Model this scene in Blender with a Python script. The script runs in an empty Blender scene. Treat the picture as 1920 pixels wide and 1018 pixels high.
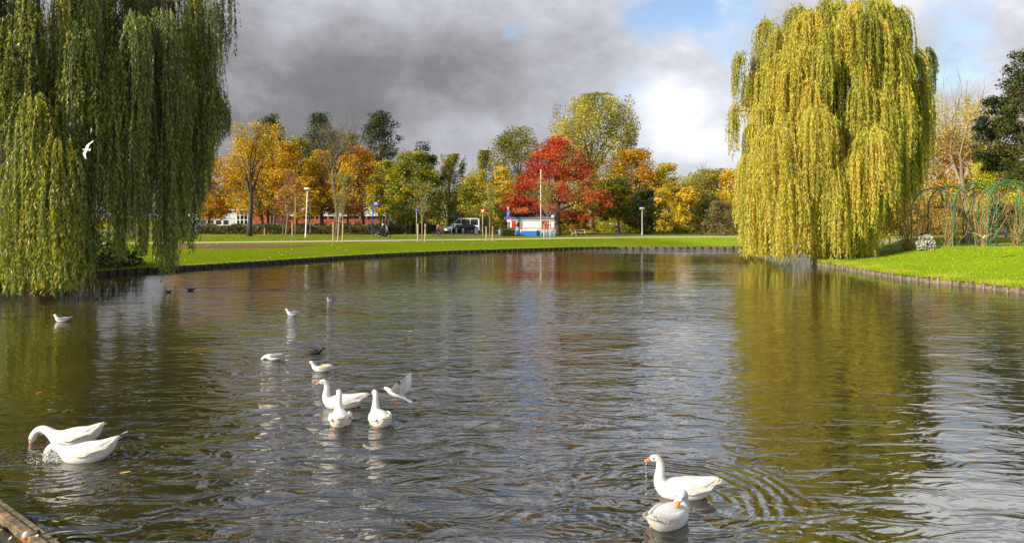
import bpy, bmesh, math, random
import numpy as np
from mathutils import Vector, Matrix
from mathutils.geometry import delaunay_2d_cdt
from math import pi, sin, cos, radians as RAD

SC = bpy.context.scene
COL = SC.collection
rng = np.random.default_rng(7)
random.seed(7)

# ------------------------------------------------------------------ camera, light, exposure
F = 1350.0          # focal length in photograph pixels
HOR = 408.0         # horizon row
CAMZ = 2.9
cam = bpy.data.objects.new('camera', bpy.data.cameras.new('camera'))
COL.objects.link(cam)
cam.location = (0, 0, CAMZ)
cam.rotation_euler = (pi / 2, 0, 0)
cam.data.sensor_width = 36
cam.data.lens = 36 * F / 1920
cam.data.shift_y = -(509 - HOR) / 1920
cam.data.clip_end = 6000
SC.camera = cam
SC.view_settings.view_transform = 'Standard'
SC.view_settings.look = 'None'
SC.view_settings.gamma = 1
SC.view_settings.use_curve_mapping = False
SC.view_settings.exposure = 0.64
SC.cycles.use_denoising = True
SC.cycles.max_bounces = 8
SC.cycles.transparent_max_bounces = 4

SUN_TO = Vector((-0.86, -0.51, 0)).normalized()      # where the sun stands, over the ground
SUN_EL = RAD(29)
sd = Vector((SUN_TO.x * cos(SUN_EL), SUN_TO.y * cos(SUN_EL), sin(SUN_EL)))
sun = bpy.data.objects.new('sun', bpy.data.lights.new('sun', 'SUN'))
COL.objects.link(sun)
sun.data.energy = 5.0
sun.data.angle = RAD(0.6)
sun.data.color = (1.0, 0.90, 0.74)
sun.rotation_euler = sd.to_track_quat('Z', 'Y').to_euler()


def nd(nt, t, ins=None, **props):
    n = nt.nodes.new(t)
    for k, v in props.items():
        setattr(n, k, v)
    for k, v in (ins or {}).items():
        if isinstance(v, bpy.types.NodeSocket):
            nt.links.new(v, n.inputs[k])
        else:
            n.inputs[k].default_value = v
    return n


def mth(nt, op, a, b=0.0, c=0.0, clamp=False):
    return nd(nt, 'ShaderNodeMath', {0: a, 1: b, 2: c}, operation=op, use_clamp=clamp).outputs[0]


def ramp(nt, fac, stops, interp='LINEAR'):
    n = nd(nt, 'ShaderNodeValToRGB', {0: fac})
    cr = n.color_ramp
    cr.interpolation = interp
    while len(cr.elements) < len(stops):
        cr.elements.new(0.5)
    for e, (p, c) in zip(cr.elements, stops):
        e.position = p
        e.color = c if len(c) == 4 else (*c, 1)
    return n.outputs[0]


def mixc(nt, f, a, b, blend='MIX'):
    n = nd(nt, 'ShaderNodeMix', data_type='RGBA', blend_type=blend)
    for k, v in ((0, f), (6, a), (7, b)):
        if isinstance(v, bpy.types.NodeSocket):
            nt.links.new(v, n.inputs[k])
        else:
            n.inputs[k].default_value = v if k == 0 else (*v, 1)[:4]
    return n.outputs[2]


def smooth01(nt, v, a, b):
    n = nd(nt, 'ShaderNodeMapRange', {0: v, 1: a, 2: b, 3: 0.0, 4: 1.0}, interpolation_type='SMOOTHSTEP')
    return n.outputs[0]


# ------------------------------------------------------------------ sky
W = bpy.data.worlds.new('World')
SC.world = W
W.use_nodes = True
nt = W.node_tree
nt.nodes.clear()
tc = nd(nt, 'ShaderNodeTexCoord').outputs['Generated']
sky = nd(nt, 'ShaderNodeTexSky', sky_type='NISHITA', sun_disc=False)
sky.sun_elevation = SUN_EL
sky.sun_rotation = math.atan2(SUN_TO.x, SUN_TO.y)
sky.air_density = 1.0
sky.dust_density = 0.6
bg_sky = nd(nt, 'ShaderNodeBackground', {0: sky.outputs[0], 1: 0.12})
sp = nd(nt, 'ShaderNodeSeparateXYZ', {0: tc})
dx, dy, dz = sp.outputs
uv = nd(nt, 'ShaderNodeMapping', {'Vector': tc, 'Scale': (1.0, 1.0, 1.5), 'Rotation': (0.0, 0.25, 0.6), 'Location': (0.4, 0.0, 0.3)}).outputs[0]
n1 = nd(nt, 'ShaderNodeTexNoise', {'Vector': uv, 'Scale': 3.4, 'Detail': 9.0, 'Roughness': 0.60, 'Distortion': 0.1}).outputs[0]
uv2 = nd(nt, 'ShaderNodeVectorMath', {0: uv, 1: (3.1, 8.4, 1.7)}, operation='ADD').outputs[0]
n2 = nd(nt, 'ShaderNodeTexNoise', {'Vector': uv2, 'Scale': 4.2, 'Detail': 6.0, 'Roughness': 0.55}).outputs[0]
# soft-edged cloud fields by direction: the lit cloud bank to the right, the grey deck to the left


def lobe(px, py, wide):
    d = Vector(((px - 960) / F, 1, (HOR - py) / F)).normalized()
    dt = nd(nt, 'ShaderNodeVectorMath', {0: tc, 1: tuple(d)}, operation='DOT_PRODUCT').outputs['Value']
    return smooth01(nt, dt, cos(RAD(wide)), 1.0)


bright = mth(nt, 'ADD', mth(nt, 'MULTIPLY', lobe(1345, 190, 8), 0.20),
             mth(nt, 'MULTIPLY', lobe(1850, 150, 12), 0.12))
bright = mth(nt, 'ADD', bright, mth(nt, 'MULTIPLY', lobe(1360, 320, 10), 0.06))
bright = mth(nt, 'ADD', bright, mth(nt, 'MULTIPLY', lobe(830, 270, 7), 0.10))
bright = mth(nt, 'ADD', bright, mth(nt, 'MULTIPLY', lobe(650, 60, 7), 0.06))
bright = mth(nt, 'SUBTRACT', bright, mth(nt, 'MULTIPLY', lobe(560, 10, 17), 0.15))
side = smooth01(nt, dx, -0.10, 0.25)
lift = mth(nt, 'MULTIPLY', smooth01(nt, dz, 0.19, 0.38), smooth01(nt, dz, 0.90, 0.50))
lum = mth(nt, 'MULTIPLY', mth(nt, 'SUBTRACT', n1, 0.5), mth(nt, 'ADD', 1.3, mth(nt, 'MULTIPLY', smooth01(nt, dz, 0.25, 0.45), 1.2)))
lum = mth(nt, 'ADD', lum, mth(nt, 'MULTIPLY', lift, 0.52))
lum = mth(nt, 'ADD', lum, mth(nt, 'MULTIPLY', side, 0.13))
lum = mth(nt, 'ADD', lum, bright)
lum = mth(nt, 'ADD', lum, 0.37, clamp=True)
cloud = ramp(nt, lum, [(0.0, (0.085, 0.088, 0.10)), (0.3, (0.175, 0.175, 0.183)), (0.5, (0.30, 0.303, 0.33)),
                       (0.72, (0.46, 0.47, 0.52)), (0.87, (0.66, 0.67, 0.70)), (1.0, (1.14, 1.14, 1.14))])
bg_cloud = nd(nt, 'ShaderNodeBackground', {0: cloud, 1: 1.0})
hole = mth(nt, 'ADD', n2, mth(nt, 'MULTIPLY', smooth01(nt, dz, 0.34, 0.52), 0.26))
for hx_, hy_, hw_, ha_ in ((1235, -5, 5.0, 0.30), (1372, 50, 4.0, 0.24), (1790, 85, 5.0, 0.26), (972, 62, 2.2, 0.18), (1195, 160, 2.8, 0.16)):
    hole = mth(nt, 'ADD', hole, mth(nt, 'MULTIPLY', lobe(hx_, hy_, hw_), ha_))
cover = smooth01(nt, hole, 0.80, 0.62)
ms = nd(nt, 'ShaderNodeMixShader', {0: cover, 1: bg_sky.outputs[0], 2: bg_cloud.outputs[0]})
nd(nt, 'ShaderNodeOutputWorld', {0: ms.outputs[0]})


# ------------------------------------------------------------------ materials
def new_mat(name):
    m = bpy.data.materials.new(name)
    m.use_nodes = True
    t = m.node_tree
    b = t.nodes['Principled BSDF']
    return m, t, b


def mat(name, c, rough=0.7, c2=None, scale=6.0, bump=0.0, metal=0.0, spec=0.5, bscale=None, detail=4.0):
    m, t, b = new_mat(name)
    b.inputs['Roughness'].default_value = rough
    b.inputs['Metallic'].default_value = metal
    b.inputs['Specular IOR Level'].default_value = spec
    tcx = nd(t, 'ShaderNodeTexCoord').outputs['Object']
    if c2 is None:
        c2 = tuple(x * 0.72 for x in c)
    n = nd(t, 'ShaderNodeTexNoise', {'Vector': tcx, 'Scale': scale, 'Detail': detail, 'Roughness': 0.6}).outputs[0]
    col = ramp(t, n, [(0.32, c2), (0.68, c)])
    t.links.new(col, b.inputs['Base Color'])
    if bump:
        n2_ = nd(t, 'ShaderNodeTexNoise', {'Vector': tcx, 'Scale': bscale or scale * 4, 'Detail': 5.0}).outputs[0]
        bm_ = nd(t, 'ShaderNodeBump', {'Height': n2_, 'Distance': bump, 'Strength': 1.0})
        t.links.new(bm_.outputs[0], b.inputs['Normal'])
    return m


def leaf_mat(name, stops, trans=0.35, rough=0.55):
    """leaves: colour by the per-face attribute 'var' (each clump and leaf has its own tone), part of the light passes through"""
    m, t, b = new_mat(name)
    at = nd(t, 'ShaderNodeAttribute', attribute_name='var').outputs['Fac']
    k = len(stops)
    col = ramp(t, at, [(0.08 + 0.84 * i / (k - 1), c) for i, c in enumerate(stops)])
    t.links.new(col, b.inputs['Base Color'])
    b.inputs['Roughness'].default_value = rough
    b.inputs['Specular IOR Level'].default_value = 0.35
    tr = nd(t, 'ShaderNodeBsdfTranslucent', {0: col})
    mx = nd(t, 'ShaderNodeMixShader', {0: trans, 1: b.outputs[0], 2: tr.outputs[0]})
    t.links.new(mx.outputs[0], t.nodes['Material Output'].inputs[0])
    return m


def bark_mat(name, c, c2):
    m, t, b = new_mat(name)
    tcx = nd(t, 'ShaderNodeTexCoord').outputs['Object']
    mp = nd(t, 'ShaderNodeMapping', {'Vector': tcx, 'Scale': (6, 6, 1.2)}).outputs[0]
    n = nd(t, 'ShaderNodeTexNoise', {'Vector': mp, 'Scale': 2.5, 'Detail': 6.0, 'Roughness': 0.65}).outputs[0]
    t.links.new(ramp(t, n, [(0.35, c2), (0.65, c)]), b.inputs['Base Color'])
    b.inputs['Roughness'].default_value = 0.9
    bp = nd(t, 'ShaderNodeBump', {'Height': n, 'Distance': 0.04})
    t.links.new(bp.outputs[0], b.inputs['Normal'])
    return m


M = {}
M['bark'] = bark_mat('bark', (0.20, 0.15, 0.10), (0.07, 0.05, 0.035))
M['bark_pale'] = bark_mat('bark_pale', (0.42, 0.34, 0.22), (0.17, 0.13, 0.08))
M['bark_dark'] = bark_mat('bark_dark', (0.10, 0.08, 0.06), (0.03, 0.024, 0.018))
M['gold'] = leaf_mat('gold', [(0.10, 0.10, 0.015), (0.48, 0.29, 0.018), (0.80, 0.50, 0.02), (0.62, 0.50, 0.03)])
M['orange'] = leaf_mat('orange', [(0.12, 0.10, 0.015), (0.50, 0.26, 0.014), (0.78, 0.42, 0.016), (0.60, 0.44, 0.03)])
M['yelgreen'] = leaf_mat('yelgreen', [(0.06, 0.085, 0.01), (0.21, 0.24, 0.018), (0.50, 0.42, 0.025), (0.64, 0.44, 0.03)])
M['yellow'] = leaf_mat('yellow', [(0.42, 0.32, 0.02), (0.72, 0.50, 0.03), (0.80, 0.60, 0.05), (0.45, 0.42, 0.04)])
M['darkgreen'] = leaf_mat('darkgreen', [(0.018, 0.032, 0.008), (0.045, 0.07, 0.012), (0.10, 0.12, 0.02), (0.16, 0.15, 0.025)])
M['olive'] = leaf_mat('olive', [(0.12, 0.12, 0.02), (0.25, 0.24, 0.03), (0.38, 0.35, 0.06), (0.42, 0.34, 0.05)])
M['goldgreen'] = leaf_mat('goldgreen', [(0.12, 0.14, 0.015), (0.32, 0.31, 0.03), (0.58, 0.48, 0.06), (0.70, 0.58, 0.16)])
M['red'] = leaf_mat('red', [(0.07, 0.012, 0.008), (0.34, 0.03, 0.014), (0.62, 0.075, 0.025), (0.66, 0.22, 0.05)])
M['rust'] = leaf_mat('rust', [(0.16, 0.10, 0.02), (0.46, 0.29, 0.05), (0.66, 0.46, 0.09), (0.60, 0.42, 0.12)])
M['brown'] = leaf_mat('brown', [(0.14, 0.10, 0.04), (0.26, 0.19, 0.07), (0.34, 0.25, 0.10), (0.22, 0.19, 0.06)])
M['hedge'] = leaf_mat('hedge', [(0.04, 0.05, 0.015), (0.09, 0.10, 0.03), (0.18, 0.18, 0.07), (0.26, 0.20, 0.09)], 0.2)
M['hedgecore'] = mat('hedgecore', (0.03, 0.035, 0.012), 0.9)
M['lime'] = leaf_mat('lime', [(0.30, 0.34, 0.02), (0.50, 0.52, 0.03), (0.68, 0.60, 0.04), (0.60, 0.42, 0.03)])
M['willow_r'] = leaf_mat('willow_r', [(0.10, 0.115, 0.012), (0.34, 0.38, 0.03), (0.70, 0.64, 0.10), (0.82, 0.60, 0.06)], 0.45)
M['willow_l'] = leaf_mat('willow_l', [(0.03, 0.045, 0.010), (0.13, 0.19, 0.035), (0.36, 0.44, 0.07), (0.60, 0.50, 0.04)], 0.40, 0.40)  # greens darkened to carry the shade on this willow
M['twig_y'] = mat('twig_yellow', (0.36, 0.27, 0.06), 0.7)
M['twig_g'] = mat('twig_green', (0.12, 0.12, 0.04), 0.7)
M['dry_stem'] = leaf_mat('dry_stem', [(0.15, 0.09, 0.05), (0.30, 0.20, 0.10), (0.42, 0.32, 0.14), (0.25, 0.26, 0.07)], 0.1)
M['petal'] = leaf_mat('petal', [(0.55, 0.42, 0.45), (0.8, 0.72, 0.74), (0.85, 0.82, 0.82), (0.18, 0.22, 0.05)], 0.25)
M['grassblade'] = leaf_mat('grassblade', [(0.10, 0.16, 0.006), (0.26, 0.40, 0.010), (0.42, 0.54, 0.015), (0.60, 0.52, 0.06)], 0.4)
M['litter'] = leaf_mat('litter', [(0.55, 0.40, 0.12), (0.65, 0.55, 0.22), (0.8, 0.76, 0.6), (0.35, 0.20, 0.06)], 0.1)
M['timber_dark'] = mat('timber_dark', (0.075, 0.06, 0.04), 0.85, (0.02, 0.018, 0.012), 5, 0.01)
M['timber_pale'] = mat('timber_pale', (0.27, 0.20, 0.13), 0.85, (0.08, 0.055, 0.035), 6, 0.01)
M['timber_post'] = mat('timber_post', (0.36, 0.30, 0.24), 0.85, (0.07, 0.05, 0.03), 4, 0.01)
M['stake'] = mat('stake', (0.62, 0.44, 0.24), 0.8, (0.40, 0.28, 0.14), 5)
M['white'] = mat('white_paint', (0.82, 0.81, 0.78), 0.5, (0.74, 0.72, 0.68), 2)
M['white_car'] = mat('white_car', (0.8, 0.8, 0.8), 0.25, (0.76, 0.76, 0.77), 1)
M['black_car'] = mat('black_car', (0.02, 0.022, 0.026), 0.2, (0.015, 0.015, 0.02), 1)
M['blue_car'] = mat('blue_car', (0.05, 0.10, 0.32), 0.25, (0.04, 0.08, 0.26), 1)
M['silver_car'] = mat('silver_car', (0.45, 0.46, 0.48), 0.3, (0.4, 0.4, 0.42), 1, metal=0.5)
M['glass'] = mat('dark_glass', (0.04, 0.05, 0.06), 0.08, (0.03, 0.035, 0.04), 1)
M['tyre'] = mat('tyre', (0.025, 0.025, 0.025), 0.85)
M['rim'] = mat('rim', (0.5, 0.5, 0.5), 0.35, metal=0.7)
M['lamp_lens'] = mat('lamp_lens', (0.8, 0.8, 0.75), 0.15)
M['tail_red'] = mat('tail_red', (0.75, 0.02, 0.02), 0.3)
M['pole_grey'] = mat('pole_grey', (0.50, 0.48, 0.43), 0.5, (0.40, 0.38, 0.34), 3)
M['pole_dark'] = mat('pole_dark', (0.06, 0.065, 0.08), 0.5)
M['pole_blue'] = mat('pole_blue', (0.02, 0.07, 0.42), 0.4)
M['sign_blue'] = mat('sign_blue', (0.02, 0.12, 0.62), 0.4, (0.02, 0.10, 0.56))
M['sign_red'] = mat('sign_red', (0.72, 0.025, 0.02), 0.4)
M['kiosk_blue'] = mat('kiosk_blue', (0.045, 0.26, 0.72), 0.45, (0.035, 0.22, 0.64), 1)
M['kiosk_red'] = mat('kiosk_red', (0.50, 0.055, 0.025), 0.5, (0.42, 0.045, 0.02), 2)
M['cream'] = mat('cream', (0.66, 0.56, 0.40), 0.6)
M['green_tube'] = mat('green_tube', (0.012, 0.20, 0.11), 0.45, (0.010, 0.13, 0.08), 5)
M['brick'] = mat('red_brick', (0.42, 0.085, 0.04), 0.85, (0.32, 0.06, 0.03), 8)
M['dark_brick'] = mat('dark_brick', (0.12, 0.03, 0.03), 0.85)
M['grey_wall'] = mat('grey_wall', (0.36, 0.38, 0.40), 0.6, (0.30, 0.32, 0.34), 1)
M['panel_pale'] = mat('panel_pale', (0.60, 0.64, 0.62), 0.5, (0.50, 0.54, 0.52), 1)
M['panel_white'] = mat('panel_white', (0.74, 0.72, 0.68), 0.5, (0.62, 0.61, 0.58), 1)
M['asphalt'] = mat('asphalt', (0.065, 0.065, 0.068), 0.9, (0.04, 0.04, 0.042), 2.5)
M['path'] = mat('path_gravel', (0.62, 0.48, 0.36), 0.95, (0.48, 0.36, 0.26), 2.5, 0.01)
M['path_grey'] = mat('path_grey', (0.30, 0.26, 0.22), 0.95, (0.20, 0.17, 0.14), 2.0, 0.01)
M['feather'] = mat('feather_white', (0.67, 0.66, 0.64), 0.65, (0.56, 0.54, 0.48), 9, 0.003, bscale=45)
M['feather_shade'] = mat('feather_shade', (0.62, 0.60, 0.55), 0.7, (0.48, 0.44, 0.36), 9, 0.003, bscale=45)
M['feather_cream'] = mat('feather_cream', (0.66, 0.60, 0.46), 0.7, (0.50, 0.42, 0.27), 12, 0.003, bscale=45)
M['bill'] = mat('bill_orange', (0.80, 0.21, 0.03), 0.4, (0.70, 0.16, 0.02), 12)
M['eye'] = mat('eye_dark', (0.012, 0.010, 0.010), 0.1)
M['gull_grey'] = mat('gull_grey', (0.20, 0.21, 0.24), 0.6, (0.14, 0.15, 0.17), 12)
M['gull_tip'] = mat('gull_tip', (0.03, 0.03, 0.035), 0.6)
M['gull_red'] = mat('gull_red', (0.45, 0.035, 0.02), 0.5)
M['duck_dark'] = mat('duck_dark', (0.03, 0.027, 0.024), 0.6, (0.014, 0.013, 0.012), 14)
M['duck_brown'] = mat('duck_brown', (0.10, 0.075, 0.05), 0.7, (0.04, 0.03, 0.02), 20)
M['skin'] = mat('skin', (0.50, 0.29, 0.20), 0.6)
M['cloth_navy'] = mat('cloth_navy', (0.02, 0.035, 0.12), 0.85)
M['cloth_black'] = mat('cloth_black', (0.018, 0.018, 0.022), 0.85)
M['cloth_rose'] = mat('cloth_rose', (0.40, 0.13, 0.10), 0.85)
M['cloth_brown'] = mat('cloth_brown', (0.12, 0.07, 0.05), 0.85)
M['hair_dark'] = mat('hair_dark', (0.03, 0.02, 0.015), 0.7)
M['hair_grey'] = mat('hair_grey', (0.35, 0.33, 0.31), 0.7)
M['mud'] = mat('wet_mud', (0.12, 0.09, 0.055), 0.45, (0.035, 0.028, 0.018), 7, 0.03, bscale=18)
M['timber_near'] = mat('timber_near', (0.26, 0.18, 0.09), 0.8, (0.04, 0.03, 0.018), 9, 0.012, bscale=40)
M['foam'] = mat('foam', (0.8, 0.8, 0.78), 0.3)
M['yolk'] = mat('yellow_leaf', (0.75, 0.55, 0.03), 0.6)
M['bluetank'] = mat('blue_coat', (0.30, 0.42, 0.62), 0.6)

# water: dark green-brown body under a rippled, reflecting skin
m, t, b = new_mat('pond_water')
M['water'] = m
g = nd(t, 'ShaderNodeNewGeometry').outputs['Position']
sp = nd(t, 'ShaderNodeSeparateXYZ', {0: g})
gx, gy, gz = sp.outputs


def wnoise(sx, sy, scale, detail, dist=0.0, rough=0.5, off=(0, 0, 0)):
    mp = nd(t, 'ShaderNodeMapping', {'Vector': g, 'Scale': (sx, sy, 1), 'Location': off, 'Rotation': (0, 0, 0.10)}).outputs[0]
    return nd(t, 'ShaderNodeTexNoise', {'Vector': mp, 'Scale': scale, 'Detail': detail, 'Roughness': rough, 'Distortion': dist}, noise_dimensions='2D').outputs[0]


lane = wnoise(0.6, 1.0, 0.10, 2.0)                      # calmer and rougher patches of wind
calm_left = smooth01(t, mth(t, 'ADD', gx, mth(t, 'MULTIPLY', gy, 0.42)), -5.0, 1.5)
far = smooth01(t, gy, 20.0, 36.0)
amp = mth(t, 'ADD', 0.30, mth(t, 'MULTIPLY', smooth01(t, lane, 0.35, 0.62), 0.70))
amp = mth(t, 'MULTIPLY', amp, mth(t, 'ADD', 0.26, mth(t, 'MULTIPLY', calm_left, 0.74)))
amp = mth(t, 'MULTIPLY', amp, mth(t, 'SUBTRACT', 1.0, mth(t, 'MULTIPLY', far, 0.78)))
amp = mth(t, 'MULTIPLY', amp, mth(t, 'SUBTRACT', 1.0, mth(t, 'MULTIPLY', smooth01(t, mth(t, 'SUBTRACT', gx, mth(t, 'MULTIPLY', gy, 0.31)), -1.0, 1.0), 0.28)))
strip = mth(t, 'MULTIPLY', smooth01(t, gy, 57.5, 61.0), mth(t, 'MULTIPLY', smooth01(t, gx, 3.0, 12.0), smooth01(t, gx, 19.0, 17.0)))
amp = mth(t, 'ADD', amp, mth(t, 'MULTIPLY', strip, 2.4))
h1 = mth(t, 'MULTIPLY', wnoise(0.55, 1.0, 0.9, 2.0, 0.3), 0.13)
h2 = mth(t, 'MULTIPLY', wnoise(0.46, 1.0, 3.5, 2.5, 0.7, 0.5, (3, 1, 0)), 0.072)
h3 = mth(t, 'MULTIPLY', wnoise(0.6, 1.0, 8.0, 2.0, 0.4, 0.5, (9, 4, 0)), 0.008)
hh = mth(t, 'MULTIPLY', mth(t, 'ADD', mth(t, 'ADD', h1, h2), h3), amp)


def ring(cx, cy, k, a, r0, r1):
    d = nd(t, 'ShaderNodeVectorMath', {0: g, 1: (cx, cy, 0)}, operation='DISTANCE').outputs['Value']
    wob = mth(t, 'ADD', d, mth(t, 'MULTIPLY', wnoise(1, 1, 2.2, 2.0), 0.22))
    s = mth(t, 'SINE', mth(t, 'MULTIPLY', wob, k))
    env = mth(t, 'MULTIPLY', smooth01(t, d, r1, r1 * 0.6), smooth01(t, d, r0 * 0.4, r0))
    return mth(t, 'MULTIPLY', mth(t, 'MULTIPLY', s, env), a)


for r_ in (ring(1.60, 7.50, 40, 0.0048, 0.2, 1.75), ring(-5.3, 8.55, 46, 0.0032, 0.25, 1.5),
           ring(-2.2, 10.4, 40, 0.0022, 0.2, 1.2)):
    hh = mth(t, 'ADD', hh, r_)
bp = nd(t, 'ShaderNodeBump', {'Height': hh, 'Distance': 1.0, 'Strength': 1.0})
t.links.new(bp.outputs[0], b.inputs['Normal'])
murk = wnoise(1, 1, 0.25, 3.0)
shallow = ramp(t, murk, [(0.3, (0.026, 0.020, 0.003)), (0.7, (0.048, 0.036, 0.005))])
t.links.new(mixc(t, smooth01(t, mth(t, 'ADD', gx, mth(t, 'MULTIPLY', gy, 0.40)), -4.0, 2.0), shallow, (0.022, 0.019, 0.009)), b.inputs['Base Color'])
b.inputs['Roughness'].default_value = 0.03
b.inputs['IOR'].default_value = 2.45

# lawn
m, t, b = new_mat('lawn')
M['lawn'] = m
g = nd(t, 'ShaderNodeNewGeometry').outputs['Position']
sp = nd(t, 'ShaderNodeSeparateXYZ', {0: g})
gx, gy, gz = sp.outputs
na = nd(t, 'ShaderNodeTexNoise', {'Vector': g, 'Scale': 0.22, 'Detail': 5.0, 'Roughness': 0.6}).outputs[0]
nb = nd(t, 'ShaderNodeTexNoise', {'Vector': g, 'Scale': 3.0, 'Detail': 6.0, 'Roughness': 0.75}).outputs[0]
nc = nd(t, 'ShaderNodeTexNoise', {'Vector': g, 'Scale': 18.0, 'Detail': 3.0, 'Roughness': 0.8}).outputs[0]
ca = ramp(t, na, [(0.3, (0.12, 0.17, 0.008)), (0.7, (0.19, 0.245, 0.010))])
cb = ramp(t, nb, [(0.3, (0.075, 0.115, 0.006)), (0.7, (0.25, 0.28, 0.012))])
col = mixc(t, 0.5, ca, cb)
col = mixc(t, mth(t, 'MULTIPLY', smooth01(t, nc, 0.45, 0.75), 0.35), col, (0.06, 0.12, 0.002))
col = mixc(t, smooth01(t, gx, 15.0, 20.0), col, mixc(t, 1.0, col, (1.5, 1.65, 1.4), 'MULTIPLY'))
# trodden bare earth beside the path
ddx = mth(t, 'DIVIDE', mth(t, 'ADD', gx, 24.5), 7.5)
ddy = mth(t, 'DIVIDE', mth(t, 'SUBTRACT', gy, 62.5), 5.0)
dd = mth(t, 'ADD', mth(t, 'POWER', ddx, 2.0), mth(t, 'POWER', ddy, 2.0))
dd = mth(t, 'ADD', dd, mth(t, 'MULTIPLY', mth(t, 'SUBTRACT', nb, 0.5), 2.2))
nbb = ramp(t, nb, [(0.3, (0.10, 0.06, 0.03)), (0.7, (0.26, 0.17, 0.09))])
col = mixc(t, smooth01(t, dd, 1.15, 0.75), col, nbb)
# leaf litter and thin grass under the trees beyond the paths
lit = mth(t, 'ADD', gy, mth(t, 'MULTIPLY', mth(t, 'SUBTRACT', na, 0.5), 26.0))
lit = mth(t, 'ADD', lit, mth(t, 'MULTIPLY', smooth01(t, gx, 26.0, 34.0), 54.0))
litc = ramp(t, nb, [(0.35, (0.16, 0.18, 0.02)), (0.55, (0.34, 0.22, 0.04)), (0.7, (0.46, 0.30, 0.06))])
col = mixc(t, mth(t, 'MULTIPLY', smooth01(t, lit, 98.0, 108.0), mth(t, 'ADD', 0.25, mth(t, 'MULTIPLY', smooth01(t, nb, 0.42, 0.6), 0.6))), col, litc)
# rough brown earth where the camera stands
near = smooth01(t, gy, 12.0, 8.0)
col = mixc(t, mth(t, 'MULTIPLY', near, smooth01(t, gx, 4.0, 0.0)), col, ramp(t, nb, [(0.3, (0.05, 0.036, 0.02)), (0.7, (0.15, 0.11, 0.06))]))
t.links.new(col, b.inputs['Base Color'])
b.inputs['Roughness'].default_value = 0.95
b.inputs['Specular IOR Level'].default_value = 0.0
bp = nd(t, 'ShaderNodeBump', {'Height': mth(t, 'ADD', nb, mth(t, 'MULTIPLY', nc, 0.4)), 'Distance': 0.10})
t.links.new(bp.outputs[0], b.inputs['Normal'])


# ------------------------------------------------------------------ mesh helpers
def tag(o, label=None, cat=None, group=None, kind=None):
    if label: o['label'] = label
    if cat: o['category'] = cat
    if group: o['group'] = group
    if kind: o['kind'] = kind
    return o


def empty(name, loc, rz=0.0, label=None, cat=None, group=None):
    o = bpy.data.objects.new(name, None)
    COL.objects.link(o)
    o.location = loc
    o.rotation_euler = (0, 0, rz)
    o.empty_display_size = 0.1
    return tag(o, label, cat, group)


def link(name, me, m, parent=None):
    o = bpy.data.objects.new(name, me)
    COL.objects.link(o)
    if m is not None and not me.materials:
        me.materials.append(m)
    if parent is not None:
        o.parent = parent
    return o


def np_mesh(name, V, Fc, m, parent=None, var=None, smooth=False):
    """V (n,3) floats; Fc (k,3|4) ints"""
    V = np.asarray(V, dtype=np.float32)
    Fc = np.asarray(Fc, dtype=np.int32)
    me = bpy.data.meshes.new(name)
    k, s = Fc.shape
    me.vertices.add(len(V))
    me.vertices.foreach_set('co', V.ravel())
    me.loops.add(k * s)
    me.loops.foreach_set('vertex_index', Fc.ravel())
    me.polygons.add(k)
    me.polygons.foreach_set('loop_start', np.arange(0, k * s, s, dtype=np.int32))
    me.polygons.foreach_set('loop_total', np.full(k, s, dtype=np.int32))
    if smooth:
        me.polygons.foreach_set('use_smooth', np.ones(k, dtype=bool))
    me.update(calc_edges=True)
    if var is not None:
        a = me.attributes.new('var', 'FLOAT', 'FACE')
        a.data.foreach_set('value', np.clip(np.asarray(var, dtype=np.float32), 0, 1))
    return link(name, me, m, parent)


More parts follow.
